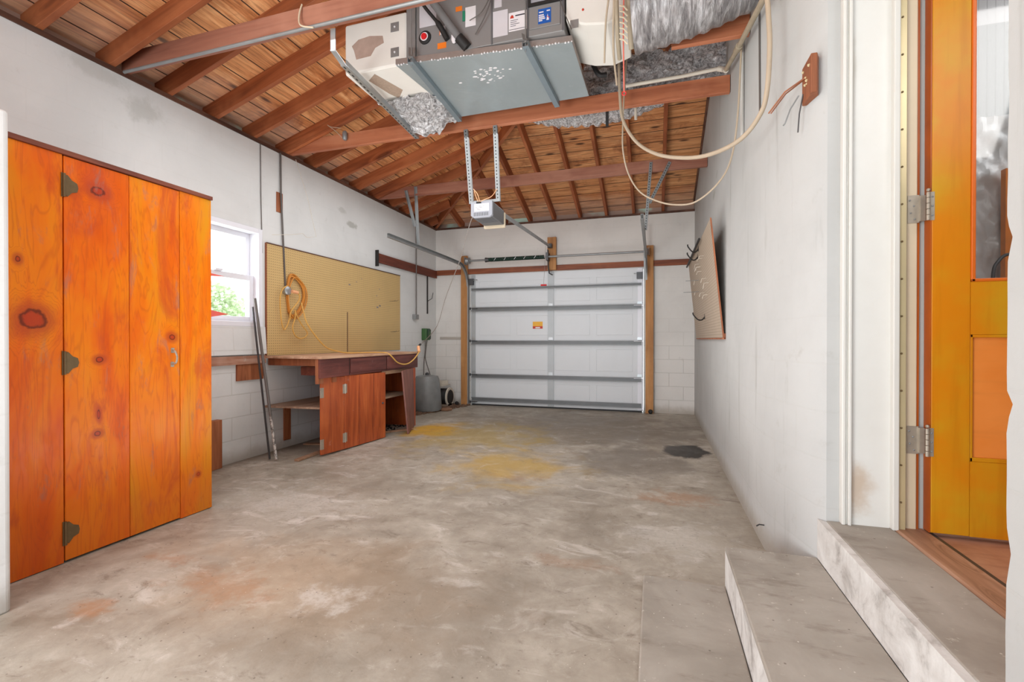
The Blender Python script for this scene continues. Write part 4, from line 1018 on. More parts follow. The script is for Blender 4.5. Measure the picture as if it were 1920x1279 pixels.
mb = MB().bar((-1.46, 4.275, 2.355), (-1.585, 7.15, 2.57), 0.03, 0.004); mb.bar((-1.475, 4.275, 2.365), (-1.60, 7.15, 2.58), 0.004, 0.025); mb.bar((-1.445, 4.275, 2.365), (-1.57, 7.15, 2.58), 0.004, 0.025)
P('rail', mb, M_GALVD, orl)
P('chain', MB().tube([(-1.46, 4.275, 2.37), (-1.585, 7.12, 2.585)], 0.006, 6), M_DARKM, orl)
P('release_cord', MB().tube([(-1.63, 6.95, 1.962), (-1.60, 6.95, 2.55)], 0.0022, 6), M_WCORD, orl)
P('release_handle', MB().cyl((-1.675, 6.95, 1.945), (-1.585, 6.95, 1.945), 0.014, 10), M_REDP, orl, 'red release handle', smooth=True)
P('arm', MB().tube([(-1.615, 7.17, 2.53), (-1.612, 7.19, 2.25), (-1.60, 7.21, 2.16), (-1.55, 7.225, 2.135)], 0.011, 6), M_DARKM, orl)
P('header_bracket', MB().box(-1.62, -1.555, 7.15, YB-0.086, 2.56, 2.62), M_DARKM, orl)

# ---------------------------------------------------------------- air handler
UNIT[:] = [0.95, Vector((0, 0, 0.056))]
ah = T('air_handler', 'grey air handler cabinet hung in the roof between white duct boxes, covered in labels', 'air handler', (-1.15, 3.5, 3.18))
ay = 3.10
P('cabinet', MB().box(-1.70, -0.585, ay, 3.78, 3.20, 3.64), M_ACG, ah, bevel=0.004)
for x0, x1, q in ((-1.108, -1.098, 0.006), (-0.845, -0.835, 0.006), (-0.60, -0.583, 0.008)):
    P('seam', MB().box(x0, x1, ay-q, ay, 3.20, 3.64), M_GREYD, ah)
P('end_flange', MB().box(-1.775, -1.702, ay-0.01, ay+0.05, 3.20, 3.62), M_GALVD, ah)
P('filter_door', MB().box(-0.828, -0.612, ay-0.008, ay-0.0003, 3.245, 3.45), M_ACG, ah, bevel=0.003)
gk = P('access_window', ring(MB(), 0, 0.001, 0, 0.001, 0, 0.001, 0.0003), M_BLACK, ah)
D.objects.remove(gk)
mb = MB(); mb.box(-0.835, -0.60, ay-0.02, ay-0.009, 3.395, 3.415); mb.box(-0.835, -0.815, ay-0.02, ay-0.009, 3.415, 3.6); mb.box(-0.62, -0.60, ay-0.02, ay-0.009, 3.40, 3.6)
aw = P('access_window', mb, M_BLACK, ah, 'black framed window')
P('window_glass', MB().box(-0.815, -0.62, ay-0.014, ay-0.010, 3.415, 3.6), M_GREYP, aw)
YL = ay-0.0015
def lab_(x0, x1, z0, z1, mat, name='label', label=None, par=ah, off=0.0):
    return P(name, MB().box(x0, x1, YL-off, YL-off+0.0012, z0, z1), mat, par, label)
lab_(-1.672, -1.535, 3.425, 3.60, M_PAPER, label='pale label left of the pipes')
lb = lab_(-1.095, -0.985, 3.245, 3.425, M_PAPER, label='tall grey printed paper')
lab_(-1.085, -1.03, 3.45, 3.55, M_PAPER)
wl = lab_(-0.978, -0.845, 3.262, 3.392, M_PAPER2, label='white label with a small logo')
mb = MB()
for (a, b, z, h) in ((-0.93, -0.855, 3.362, 0.008), (-0.975, -0.85, 3.272, 0.003), (-0.965, -0.91, 3.335, 0.003), (-0.965, -0.92, 3.322, 0.003), (-0.965, -0.90, 3.309, 0.003), (-0.965, -0.925, 3.296, 0.003)): mb.box(a, b, YL-0.001, YL-0.0002, z, z+h)
P('print', mb, M_INKD, wl)
P('logo', MB().prism([(-0.968, YL-0.0008, 3.352), (-0.94, YL-0.0008, 3.352), (-0.944, YL-0.0008, 3.368), (-0.954, YL-0.0008, 3.376), (-0.964, YL-0.0008, 3.366)], (0, 0.0006, 0)), M_REDL, wl)
bl = P('label', MB().box(-0.765, -0.675, ay-0.0102, ay-0.0088, 3.268, 3.368), M_BLUE, ah, 'blue square label with a white figure')
mb = MB()
for (a, b, z) in ((-0.758, -0.727, 3.345), (-0.76, -0.725, 3.325), (-0.76, -0.72, 3.312), (-0.76, -0.715, 3.300), (-0.76, -0.735, 3.288), (-0.705, -0.682, 3.348)): mb.box(a, b, ay-0.0108, ay-0.0103, z-0.003, z+0.005)
mb.prism([(-0.707, ay-0.0108, 3.285), (-0.688, ay-0.0108, 3.285), (-0.695, ay-0.0108, 3.31), (-0.698, ay-0.0108, 3.328), (-0.702, ay-0.0108, 3.31)], (0, 0.0005, 0))
P('print', mb, M_PAPER2, bl)
P('print', MB().bar((-0.706, ay-0.0112, 3.312), (-0.683, ay-0.0112, 3.298), 0.003, 0.001, (0, 1, 0)), M_REDL, bl)
P('label', MB().box(-1.525, -1.455, YL, YL+0.0012, 3.242, 3.285), M_ORANGE, ah, 'small orange label')
P('label', MB().box(-1.505, -1.462, YL, YL+0.0012, 3.345, 3.405), M_PAPER2, ah, 'small white label with orange edge')
P('label', MB().box(-1.51, -1.505, YL-0.0003, YL+0.001, 3.34, 3.41), M_ORANGE, ah)
tg = P('label', MB().box(-1.305, -1.225, YL, YL+0.0012, 3.36, 3.50), M_PAPER2, ah)
P('tag', MB().box(-1.325, -1.305, YL-0.006, YL, 3.405, 3.475), M_TAPEG, ah, 'green tag')
P('label', MB().box(-1.38, -1.33, YL, YL+0.0012, 3.485, 3.52), M_ORANGE, ah)
P('grommet', MB().lathe([(0.0, -0.016), (0.028, -0.016), (0.048, -0.010), (0.048, 0.0)], (-1.625, ay, 3.345), 24, 'Y'), M_BLACK, ah, 'black round grommet', smooth=True)
gr = P('grommet_disc', MB().lathe([(0.0, -0.0195), (0.031, -0.0195), (0.031, -0.017)], (-1.625, ay, 3.345), 24, 'Y'), M_PAPER2, ah)
P('grommet_knob', MB().lathe([(0.0, -0.03), (0.02, -0.03), (0.024, -0.0198)], (-1.625, ay, 3.345), 24, 'Y'), M_REDP, ah, 'red round centre', smooth=True)
# left plenum
pl = T('duct_box', 'large white duct box left of the air handler, with a torn brown patch', 'duct box', (-2.05, 3.4, 3.19))
def fz(u, v, a=0.016, f=0.62):
    return a*(mn.cell(Vector((u*13*f+mn.noise(Vector((u*5, v*5, 3)))*2, v*11*f+mn.noise(Vector((v*5, u*5, 8)))*2, 0)))-0.5)+a*1.6*mn.noise(Vector((u*17*f, v*15*f, 2)))
mb = MB().box(-2.325, -1.78, ay, 3.72, 3.185, 3.575)
P('body', mb, M_BAG, pl, bevel=0.015)
P('torn_patch', MB().prism([(-2.26, ay-0.001, 3.40), (-2.20, ay-0.001, 3.44), (-2.10, ay-0.001, 3.45), (-1.985, ay-0.001, 3.43), (-1.975, ay-0.001, 3.375), (-2.05, ay-0.001, 3.35), (-2.09, ay-0.001, 3.295), (-2.22, ay-0.001, 3.29), (-2.24, ay-0.001, 3.36)], (0, 0.0006, 0)), M_PAPERB, pl, 'torn brown facing')
P('torn_patch', MB().prism([(-2.19, 3.22, 3.1845), (-2.09, 3.15, 3.1845), (-2.0, 3.42, 3.1845), (-2.1, 3.53, 3.1845), (-2.14, 3.44, 3.1845)], (0, 0, 0.0008)), M_BRAIDP, pl, 'bare fibreglass patch')
for z in (3.285, 3.475):
    P('washer', MB().box(-1.915, -1.845, ay-0.003, ay-0.0003, z-0.035, z+0.035), M_GALVD, pl, bevel=0.001)
    P('screw', MB().sphere((-1.88, ay-0.004, z), 0.008, 8), M_PAPER2, pl)
mb = MB().grid(lambda u, v: (-2.30+0.60*u, 3.50+0.42*v, 3.18-0.15*math.sin(PI*min(1, max(0, (u-0.0))))*math.sin(PI/2*min(1, v*1.05))**1.5+0.035*mn.noise(Vector((u*7, v*7, 1)))+fz(u, v)), 44, 34)
P('foil_wrap', mb, M_FOIL, pl, 'crumpled foil wrapped round the far end')
mb = MB().grid(lambda u, v: (-2.30+0.60*u, 3.915+fz(u, v, 0.01), 3.18-0.15*math.sin(PI*u)+0.035*mn.noise(Vector((u*7, 7, 1)))+v*(0.4+0.15*math.sin(PI*u))), 50, 20)
P('foil_end', mb, M_FOIL, pl)
# right plenum
pr_ = T('duct_box', 'tall white duct box between the air handler and the big flexible duct', 'duct box', (-0.36, 3.4, 3.0))
P('body', MB().prism([(-0.575, ay, 3.26), (-0.44, ay, 3.21), (-0.30, ay, 3.19), (-0.17, ay, 3.23), (-0.17, ay, 3.86), (-0.575, ay, 3.86)], (0, 0.5, 0)), M_BAG, pr_, bevel=0.01)
P('washer', MB().box(-0.545, -0.49, ay-0.003, ay-0.0003, 3.20, 3.255), M_GALVD, pr_)
P('screw', MB().sphere((-0.46, ay-0.002, 3.31), 0.008, 8), M_REDL, pr_)
# drain pan
pan = T('drain_pan', 'shallow galvanised drain pan hanging under the air handler', 'drain pan', (-1.2, 3.5, 3.15))
pp = [(-1.84, 3.045), (-0.545, 3.16), (-0.53, 3.905), (-1.72, 3.925)]
P('tray', MB().prism([(x, y, 3.150) for x, y in pp], (0, 0, 0.003)), M_PAN, pan)
mb = MB()
for i in range(4):
    a, b = Vector((*pp[i], 3.174)), Vector((*pp[(i+1) % 4], 3.174)); mb.bar(a, b, 0.003, 0.042)
P('lip', mb, M_PANLIP, pan)
mb = MB(); random.seed(5)
a, b = Vector((*pp[0], 3.1525)), Vector((*pp[1], 3.1525))
for i in range(60):
    c = a.lerp(b, i/59); mb.sphere(c+Vector((0, random.uniform(-0.004, 0.006), 0)), random.uniform(0.003, 0.008), 6)
P('edge_sealant', mb, M_PAPER2, pan)
mb = MB()
for i in range(40):
    c = Vector((-1.22+random.gauss(0, 0.07), 3.35+random.gauss(0, 0.05), 3.1495)); mb.sphere(c, random.uniform(0.004, 0.012), 6, 1.6, 1, 0.1)
P('sealant_smear', mb, M_PAPER2, pan)
for x0, y0, x1, y1, lab in ((-1.683, 2.98, -1.711, 3.93, 'left steel strut channel carrying the drain pan'), (-0.845, 3.05, -0.803, 3.93, 'right steel strut channel carrying the drain pan')):
    st = T('strut_channel', lab, 'strut', (x0, y0, 3.12))
    A_, B_ = Vector((x0, y0, 3.128)), Vector((x1, y1, 3.128))
    mb = MB().bar(A_-Vector((0, 0, 0.018)), B_-Vector((0, 0, 0.018)), 0.042, 0.003); mb.bar(A_+Vector((0.02, 0, 0)), B_+Vector((0.02, 0, 0)), 0.003, 0.038); mb.bar(A_-Vector((0.02, 0, 0)), B_-Vector((0.02, 0, 0)), 0.003, 0.038)
    P('channel', mb, M_STRUT, st)
    P('threaded_rod', MB().cyl((x0-0.005, y0+0.03, 3.09), (x0-0.01, y0+0.03, 3.75), 0.005, 8), M_GALVD, st)
    mb = MB().lathe([(0.006, 0), (0.014, 0), (0.014, 0.012), (0.006, 0.012)], (x0-0.005, y0+0.03, 3.147), 6); mb.bar((x0-0.035, y0+0.07, 3.26), (x0-0.005, y0+0.015, 3.16), 0.03, 0.004)
    P('nut_and_clip', mb, M_GALVD, st)
UNIT[:] = [1.0, Vector((0, 0, 0))]
# slotted bracket under duct box
sb = T('slotted_angle', 'bent slotted steel angle running under the left duct box', 'bracket', (-2.05, 3.0, 2.98))
pts = [(-1.885, 2.40, 3.02), (-1.90, 2.42, 2.90), (-1.955, 2.56, 2.93), (-2.00, 2.66, 2.955)]
mb = MB()
for i in range(3): mb.bar(pts[i], pts[i+1], 0.035, 0.005, (0, -1, 0) if i == 0 else (0, 0, 1))
P('hook_end', mb, M_GALV, sb)
A_, B_ = Vector((-2.00, 2.65, 2.955)), Vector((-2.13, 3.90, 2.995))
mb = MB().bar(A_, B_, 0.04, 0.003); mb.bar(A_+Vector((0.02, 0, 0.018)), B_+Vector((0.02, 0, 0.018)), 0.003, 0.036)
P('angle', mb, M_GALV, sb)
mb = MB(); 
for i in range(24):
    c = A_.lerp(B_, (i+0.5)/24); d = (B_-A_).normalized(); mb.bar(c-d*0.013-Vector((0.004, 0, 0.0018)), c+d*0.013-Vector((0.004, 0, 0.0018)), 0.009, 0.001)
P('slots', mb, M_BLACK, sb)
# conduit and cable at nearest beam
S('conduit', 'grey steel conduit running along the underside of the nearest tie beam', 'conduit', MB().tube([(-3.60, 2.345, 3.012), (-2.9, 2.345, 3.014), (-2.0, 2.345, 3.016), (-1.0, 2.345, 3.016)], 0.011, 10), M_GALVD, smooth=True)
S('cable_loop', 'thin cream cable looped over the nearest tie beam', 'cable', MB().tube(smoothpts([(-2.08, 2.36, 3.18), (-2.085, 2.345, 3.12), (-2.08, 2.335, 3.06), (-2.05, 2.325, 3.02), (-1.97, 2.33, 2.997)]), 0.005, 8), M_CREAM, smooth=True)
# small clamp and wire on second beam
cl = T('junction_clamp', 'small grey metal clamp hanging on the second tie beam left of the foil', 'clamp', (-2.93, 3.92, 3.1))
P('body', MB().lathe([(0.012, 0.09), (0.024, 0.075), (0.024, 0.015), (0.016, 0)], (-2.93, 3.905, 3.085), 10), M_GALVD, cl, smooth=True)
P('wire', MB().tube(smoothpts([(-2.94, 3.90, 3.09), (-3.0, 3.86, 3.16), (-3.09, 3.85, 3.23), (-3.05, 3.86, 3.21), (-2.95, 3.87, 3.19)]), 0.003, 6), M_BEIGE, cl)
UNIT[:] = [0.95, Vector((0, 0, 0.056))]
# line set and wires
ls = T('refrigerant_lines', 'bundle of grey insulated pipes slanting across the air handler front', 'pipes', (-1.45, 3.0, 3.3))
P('insulated_pipe', MB().tube(smoothpts([(-1.60, 2.98, 3.75), (-1.55, 3.0, 3.58), (-1.47, 3.03, 3.46), (-1.38, 3.05, 3.33), (-1.30, 3.085, 3.22)]), 0.028, 12), plain('grey_pipe_foam', srgb(112, 112, 112), 0.7), ls, smooth=True)
P('pipe', MB().tube(smoothpts([(-1.68, 3.0, 3.68), (-1.60, 3.03, 3.53), (-1.50, 3.06, 3.40), (-1.44, 3.085, 3.29)]), [0.012]*12+[0.02]*7, 10), M_BLACK, ls, smooth=True)
P('boot', MB().cyl((-1.34, 3.06, 3.27), (-1.285, 3.09, 3.205), 0.036, 14), M_BLACK, ls, 'black rubber boot at the lower end', smooth=True)
P('putty', MB().sphere((-1.385, 3.08, 3.29), 0.022, 10, 1, 0.7, 2.0), M_PAPER2, ls)
for pts, lab in (([(-1.03, 3.05, 3.75), (-1.08, 3.05, 3.55), (-1.16, 3.06, 3.42), (-1.26, 3.07, 3.38)], 'upper thin brown wire looping across the air handler front'),
                 ([(-1.01, 3.05, 3.75), (-1.07, 3.05, 3.55), (-1.13, 3.06, 3.40), (-1.22, 3.08, 3.28)], 'lower thin brown wire looping across the air handler front'),
                 ([(-0.60, 3.04, 3.75), (-0.60, 3.05, 3.45), (-0.60, 3.06, 3.36), (-0.57, 3.06, 3.27), (-0.53, 3.06, 3.17)], 'thin brown wire hanging between the air handler and the right duct box')):
    S('wire', lab, 'wire', MB().tube(smoothpts(pts), 0.0035, 6), M_WALLC)

UNIT[:] = [1.0, Vector((0, 0, 0))]
# flexible ducts
mb = MB(); n_ = 30; pts = []; rr = []
for i in range(n_+1):
    t_ = i/n_; pts.append((-0.13+0.66*t_, 2.92-0.03*t_, 3.105+0.02*t_+0.07*t_*t_)); rr.append(0.225-0.035*t_*t_+0.006*math.sin(i*1.9))
mb.tube(pts, rr, 48, jit=0.02)
S('flexible_duct', 'big grey insulated flexible duct at the top right, running into the right wall', 'duct', mb, M_FLEX, smooth=True)
mb = MB().grid(lambda u, v: (-0.60+1.145*u, 4.06+0.04*v+0.035*mn.noise(Vector((u*7, v*4, 2)))+fz(u, v, 0.03), 3.12+0.42*v+0.012*mn.noise(Vector((u*5, v*3, 0)))), 70, 26)
S('foil_sheet', 'crumpled shiny foil facing behind the flexible duct above the second tie beam', 'foil', mb, M_FOIL)
P_ = []
rr = []
for i in range(49):
    t_ = i/48; P_.append((-1.33+1.55*t_, 4.42+0.05*math.sin(t_*3), 3.42+0.0*t_)); rr.append(0.24*math.sqrt(max(0.02, math.sin(PI*min(1, t_*0.93+0.035))))*(1+0.06*math.sin(i*2.1)))
S('foil_duct', 'crinkled foil covered duct sagging just behind the second tie beam', 'duct', MB().tube(P_, rr, 40, jit=0.10), M_FOIL)
S('strap_band', 'black strap round the foil duct right of the air handler', 'strap', MB().tube(smoothpts([(-0.50, 3.60, 3.36), (-0.47, 3.62, 3.27), (-0.42, 3.64, 3.17), (-0.36, 3.66, 3.165)]), 0.02, 6), M_BLACK)

# ---------------------------------------------------------------- pipes, hoses and cords at right
A1 = T('drain_pipe', 'white drain pipe lying on the second tie beam then running along the right wall', 'pipe', (0.2, 3.9, 3.17))
P('pipe', MB().tube([(-0.23, 3.90, 3.183), (0.20, 3.90, 3.19), (0.475, 3.88, 3.195)], 0.014, 10), M_PVC, A1, smooth=True)
P('elbow', MB().tube(smoothpts([(0.46, 3.88, 3.195), (0.50, 3.86, 3.17), (0.507, 3.80, 3.13)]), 0.019, 10), M_PVC, A1, smooth=True)
P('pipe', MB().tube([(0.507, 3.81, 3.14), (0.507, 3.3, 2.99), (0.515, 2.5, 2.79)], 0.016, 10), M_PVCD, A1, 'dirty brown pipe section', smooth=True)
P('coupling', MB().cyl((0.507, 3.33, 3.0), (0.508, 3.23, 2.972), 0.022, 10), M_PVCD, A1, smooth=True)
S('wall_pipe', 'slim grey painted pipe running down the right wall to below roof level', 'pipe', MB().tube([(XR-0.014, 3.36, 3.9), (XR-0.014, 3.36, 2.45)], 0.011, 8), M_PIPEW, smooth=True)
S('wall_cable', 'thin grey cable running down the right wall near the steps', 'cable', MB().tube([(XR-0.006, 2.9, 3.6), (XR-0.006, 2.88, 3.0), (XR-0.006, 2.86, 2.35)], 0.005, 6), M_WALLC)
mb = MB().tube([(-0.172, 3.65, 3.73), (-0.165, 3.65, 3.39), (-0.155, 3.65, 3.10)][:0] or [(-0.15, 3.04, 3.75), (-0.15, 3.04, 3.40), (-0.14, 3.04, 3.02)], [0.02, 0.02, 0.018], 12)
S('standing_pipe', 'thick dirty upright pipe at the left edge of the big flexible duct', 'pipe', MB().tube([(-0.154, 2.824, 3.579), (-0.154, 2.842, 3.158), (-0.140, 2.992, 2.925)], [0.019, 0.02, 0.017], 12), M_PVCD, smooth=True)
S('standing_pipe', 'slimmer whitish pipe left of the dirty upright pipe, tied with cords', 'pipe', MB().tube(smoothpts([(-0.234, 2.833, 3.532), (-0.224, 2.833, 3.205), (-0.220, 2.899, 2.990), (-0.220, 3.086, 2.934)]), 0.014, 10), M_PVCD, smooth=True)
for pts, lab, r_ in (([(-0.252, 2.805, 3.439), (-0.257, 2.805, 3.205), (-0.290, 2.899, 3.065), (-0.318, 3.086, 2.925)], 'dull brown cable hanging left of the red cord', 0.006),
                     ([(-0.224, 2.805, 3.439), (-0.234, 2.824, 3.158), (-0.252, 2.992, 2.953), (-0.252, 3.272, 2.868)], 'dull tan cable hanging beside the slim whitish pipe', 0.007)):
    S('cable', lab, 'cable', MB().tube(smoothpts(pts), r_, 8), M_BEIGE, smooth=True)
S('flat_hose', 'long beige hose drooping in a wide loop from the duct to the right wall', 'hose',
  MB().tube(smoothpts([(-0.282, 3.72, 3.769), (-0.272, 3.704, 3.342), (-0.258, 3.681, 2.956), (-0.226, 3.63, 2.765), (-0.122, 3.461, 2.53), (0.023, 3.226, 2.339), (0.188, 2.958, 2.2), (0.311, 2.756, 2.137), (0.416, 2.586, 2.132), (0.481, 2.481, 2.196), (0.503, 2.446, 2.289), (0.511, 2.432, 2.48), (0.507, 2.438, 2.633), (0.5, 2.449, 2.78)]), 0.0115, 10), M_BEIGE, smooth=True)
S('cable', 'thin beige cable drooping in a lower loop across the back roof rafters', 'cable',
  MB().tube(smoothpts([(-0.204, 3.784, 3.544), (-0.237, 3.807, 3.057), (-0.246, 3.813, 2.848), (-0.246, 3.813, 2.636), (-0.202, 3.783, 2.429), (-0.111, 3.72, 2.255), (0.026, 3.626, 2.142), (0.153, 3.538, 2.083), (0.272, 3.457, 2.073), (0.398, 3.37, 2.155), (0.472, 3.32, 2.288), (0.508, 3.294, 2.549), (0.527, 3.281, 2.98)]), 0.006, 8), M_BEIGE, smooth=True)
rc = T('pull_cord', 'knotted red and white cord hanging from a hook beside the upright pipes', 'cord', (-0.18, 2.84, 2.60))
P('cord', MB().tube([(-0.178, 2.80, 3.215), (-0.178, 2.82, 3.11), (-0.182, 2.85, 2.92), (-0.178, 2.86, 2.60)], 0.0042, 8), M_REDC, rc)
for i in range(7):
    z = 3.08-i*0.033; P('knot', MB().tube([(-0.178-0.023, 2.83, z+0.019), (-0.178, 2.815, z), (-0.178+0.021, 2.83, z-0.019)], 0.0045, 6), M_CREAM, rc)
P('ring', MB().tube([(-0.178+0.011*math.cos(a), 2.86, 2.59+0.011*math.sin(a)) for a in [2*PI*i/12 for i in range(13)]], 0.003, 6), M_REDP, rc)
P('hook', MB().tube(smoothpts([(-0.178, 2.80, 3.205), (-0.163, 2.80, 3.225), (-0.178, 2.80, 3.255), (-0.192, 2.80, 3.28)]), 0.004, 6), M_BLACK, rc)
S('pipe_stub', 'short white pipe stub poking down behind the second tie beam near the red cord', 'pipe', MB().cyl((-0.155, 4.02, 3.20), (-0.155, 4.02, 2.955), 0.012, 10), M_PVC, smooth=True)
S('strap_end', 'short dangling black strap end under the second tie beam', 'strap', MB().box(-0.40, -0.375, 3.99, 3.996, 2.915, 3.10), M_BLACK)

# wooden block with hooks on the right wall
hb = T('hook_block', 'small brown wooden block with old nails on the right wall by the door casing', 'hook block', (0.645, 2.33, 2.16))
P('block', MB().prism([(0.625, 2.235, 2.155), (0.625, 2.36, 2.155), (0.644, 2.36, 2.155), (0.664, 2.272, 2.155), (0.648, 2.235, 2.155)], (0, 0, 0.165)), M_BRN, hb, bevel=0.003)
P('nail', MB().tube([(0.624, 2.32, 2.26), (0.56, 2.37, 2.235), (0.50, 2.40, 2.16)], 0.0035, 6), M_BRN, hb)
P('nail', MB().tube([(0.624, 2.34, 2.26), (0.57, 2.40, 2.24), (0.52, 2.45, 2.18)], 0.003, 6), M_BRN, hb)
P('nail', MB().tube([(0.624, 2.34, 2.20), (0.612, 2.35, 2.12), (0.608, 2.355, 2.04)], 0.003, 6), M_DARKM, hb)
P('key_hook', MB().tube([(0.615, 2.37, 2.21), (0.585, 2.385, 2.16), (0.565, 2.39, 2.10), (0.558, 2.39, 2.092)], 0.003, 6), M_GALVD, hb)
mb = MB(); random.seed(2)
for i in range(7): mb.sphere((0.6235, random.uniform(2.25, 2.34), random.uniform(2.19, 2.30)), random.uniform(0.004, 0.008), 6)
P('glue_spots', mb, M_WSTRIP, hb)
S('wall_nail', 'bent rusty nail sticking out of the right wall low down by the steps', 'nail', MB().tube([(0.562, 2.76, 0.125), (0.53, 2.73, 0.137), (0.515, 2.72, 0.131)], 0.0035, 6), M_DARKM)

# pegboard leaning on the right wall
rp = T('pegboard', 'brown pegboard panel with black hooks leaning off the far end of the right wall', 'pegboard', (XR, 5.6, 1.12))
y0_, y1_, zb, zt_, xb, xt = 4.17, 6.75, 1.13, 2.125, 0.538, 0.438
mbp = MB().prism([(xb, y0_, zb), (xb+0.006, y0_, zb), (xt+0.006, y0_, zt_), (xt, y0_, zt_)], (0, y1_-y0_, 0))
P('sheet', mbp, M_PEG2, rp)
P('edge_strip', MB().bar((xb+0.003, y0_-0.004, zb), (xt+0.003, y0_-0.004, zt_), 0.012, 0.006, (0, 1, 0)), M_BRN, rp)
P('spacer_block', MB().box(xb+0.0065, XR-0.0005, y0_+0.0, y0_+0.12, zb-0.01, zb+0.035), M_BRN, rp, bevel=0.002)
P('bottom_strip', MB().box(xb-0.002, xb+0.02, y0_, y1_, zb-0.014, zb-0.001), M_BRN, rp)
P('wire_tie', MB().tube([(xt+0.004, 5.2, zt_), (XR-0.004, 5.2, 2.2)], 0.003, 6), M_DARKM, rp)
def xf(z): return xb+(xt-xb)*(z-zb)/(zt_-zb)
for (y, z, r_) in ((5.30, 2.08, 0.05), (5.45, 2.02, 0.05), (5.40, 1.36, 0.055)):
    x = xf(z)
    mb = MB().tube(smoothpts([(x, y, z-0.005), (x-0.03, y, z-0.035), (x-r_*1.3, y-0.01, z-0.03), (x-r_*2.1, y-0.02, z+0.02), (x-r_*2.2, y-0.02, z+0.045)]), 0.007, 8)
    mb.box(x-0.004, x-0.0005, y-0.012, y+0.012, z-0.03, z+0.03)
    S('tool_hook', {0: 'top black curved tool hook on the leaning brown pegboard', 1: 'second black curved tool hook just below the top one on the brown pegboard', 2: 'lowest black curved tool hook on the leaning brown pegboard'}[int(z < 2.05)+int(z < 1.5)], 'hook', mb, M_BRACK, smooth=True)
S('black_bar', 'straight black bar standing against the top far edge of the leaning pegboard', 'bar', MB().tube([(0.415, 4.9, 2.10), (0.425, 6.9, 2.12)], 0.012, 8), M_BRACK)
random.seed(8)
for i in range(12):
    y = random.uniform(4.6, 5.9); z = random.uniform(1.55, 1.95); x = xf(z)
    S('wire_hook', 'tiny pale wire hook in the middle of the leaning brown pegboard', 'hook', MB().tube([(x-0.0005, y, z), (x-0.04, y, z-0.004), (x-0.05, y, z-0.03-random.random()*0.03)], 0.0025, 6), M_PVC, group='tiny wire hooks on the leaning pegboard')
S('long_wire_hook', 'upper long pale wire hook sticking far out of the leaning pegboard', 'hook', MB().tube([(xf(1.78)-0.0005, 5.6, 1.78), (xf(1.78)-0.14, 5.6, 1.775)], 0.0035, 6), M_GALVD)
S('long_wire_hook', 'lower long pale wire hook sticking far out of the leaning pegboard', 'hook', MB().tube([(xf(1.66)-0.0005, 5.7, 1.66), (xf(1.66)-0.17, 5.7, 1.655)], 0.0035, 6), M_GALVD)

# ---------------------------------------------------------------- pump corner
tk = T('pressure_tank', 'grey painted conical pressure tank on the floor right of the workbench', 'tank', (-3.36, 6.5, 0))
P('body', MB().lathe([(0.02, 0.02), (0.21, 0.02), (0.225, 0.05), (0.205, 0.35), (0.185, 0.50), (0.165, 0.545), (0.06, 0.56), (0.0, 0.56)], (-3.37, 6.48, 0.0), 28), M_TANK, tk, smooth=True)
P('lid_fitting', MB().lathe([(0.03, 0.555), (0.03, 0.585), (0.015, 0.60)], (-3.37, 6.48, 0.0), 12), M_DARKM, tk, smooth=True)
pb = T('pump_control', 'small green enamel control box on the left wall above the grey tank', 'control box', (XL, 6.86, 1.1))
P('box', MB().box(XL+0.001, XL+0.09, 6.80, 6.94, 1.10, 1.29), M_GREEN, pb, bevel=0.008)
P('cover', MB().box(XL+0.0901, XL+0.105, 6.83, 6.935, 1.115, 1.275), M_GREEN2, pb, bevel=0.004)
P('dial', MB().lathe([(0.0, 0.003), (0.03, 0.003), (0.032, 0.0)], (XL+0.105, 6.885, 1.215), 16, 'X'), M_GREEN, pb)
S('hose', 'left thin dark tube running from the green control box down to the grey tank', 'tube', MB().tube(smoothpts([(XL+0.05, 6.84, 1.099), (XL+0.055, 6.83, 0.95), (XL+0.09, 6.72, 0.75), (-3.45, 6.52, 0.562)]), 0.008, 8), M_WALLC, smooth=True)
S('hose', 'right thin dark tube running from the green control box down to the grey tank', 'tube', MB().tube(smoothpts([(XL+0.05, 6.90, 1.099), (XL+0.055, 6.84, 0.9), (XL+0.12, 6.72, 0.78), (-3.38, 6.60, 0.552)]), 0.008, 8), M_WALLC, smooth=True)
pm = T('pump_motor', 'black round pump motor on the floor in the back left corner', 'pump', (-3.33, 7.02, 0))
P('motor', MB().lathe([(0.0, -0.12), (0.10, -0.12), (0.135, -0.09), (0.14, 0.08), (0.11, 0.12), (0.0, 0.13)], (-3.33, 7.0, 0.165), 24, 'X'), M_BLACK, pm, smooth=True)
P('rim', MB().lathe([(0.142, 0.09), (0.155, 0.09), (0.155, 0.11), (0.135, 0.11)], (-3.33, 7.0, 0.165), 24, 'X'), M_PVC, pm, 'white rim', smooth=True)
P('housing', MB().box(-3.46, -3.22, 6.90, 7.10, 0.012, 0.05), M_BRAIDP, pm)
P('pipe_fitting', MB().tube([(-3.36, 6.80, 0.06), (-3.36, 6.80, 0.27)], 0.028, 10).cyl((-3.36, 6.73, 0.19), (-3.36, 6.87, 0.19), 0.022, 10), M_PVC, pm, 'white plastic pipe cross', smooth=True)
P('top_tray', MB().box(-3.52, -3.30, 6.86, 7.18, 0.345, 0.36).box(-3.50, -3.32, 6.88, 6.89, 0.36, 0.44).box(-3.50, -3.32, 7.12, 7.13, 0.36, 0.42).box(-3.52, -3.51, 6.86, 7.18, 0.36, 0.44), M_PVC, pm, 'broken white tray on top')
P('tray_post', MB().cyl((-3.49, 6.9, 0.012), (-3.49, 6.9, 0.344), 0.008, 8).cyl((-3.49, 7.1, 0.012), (-3.49, 7.1, 0.344), 0.008, 8), M_PVC, pm)
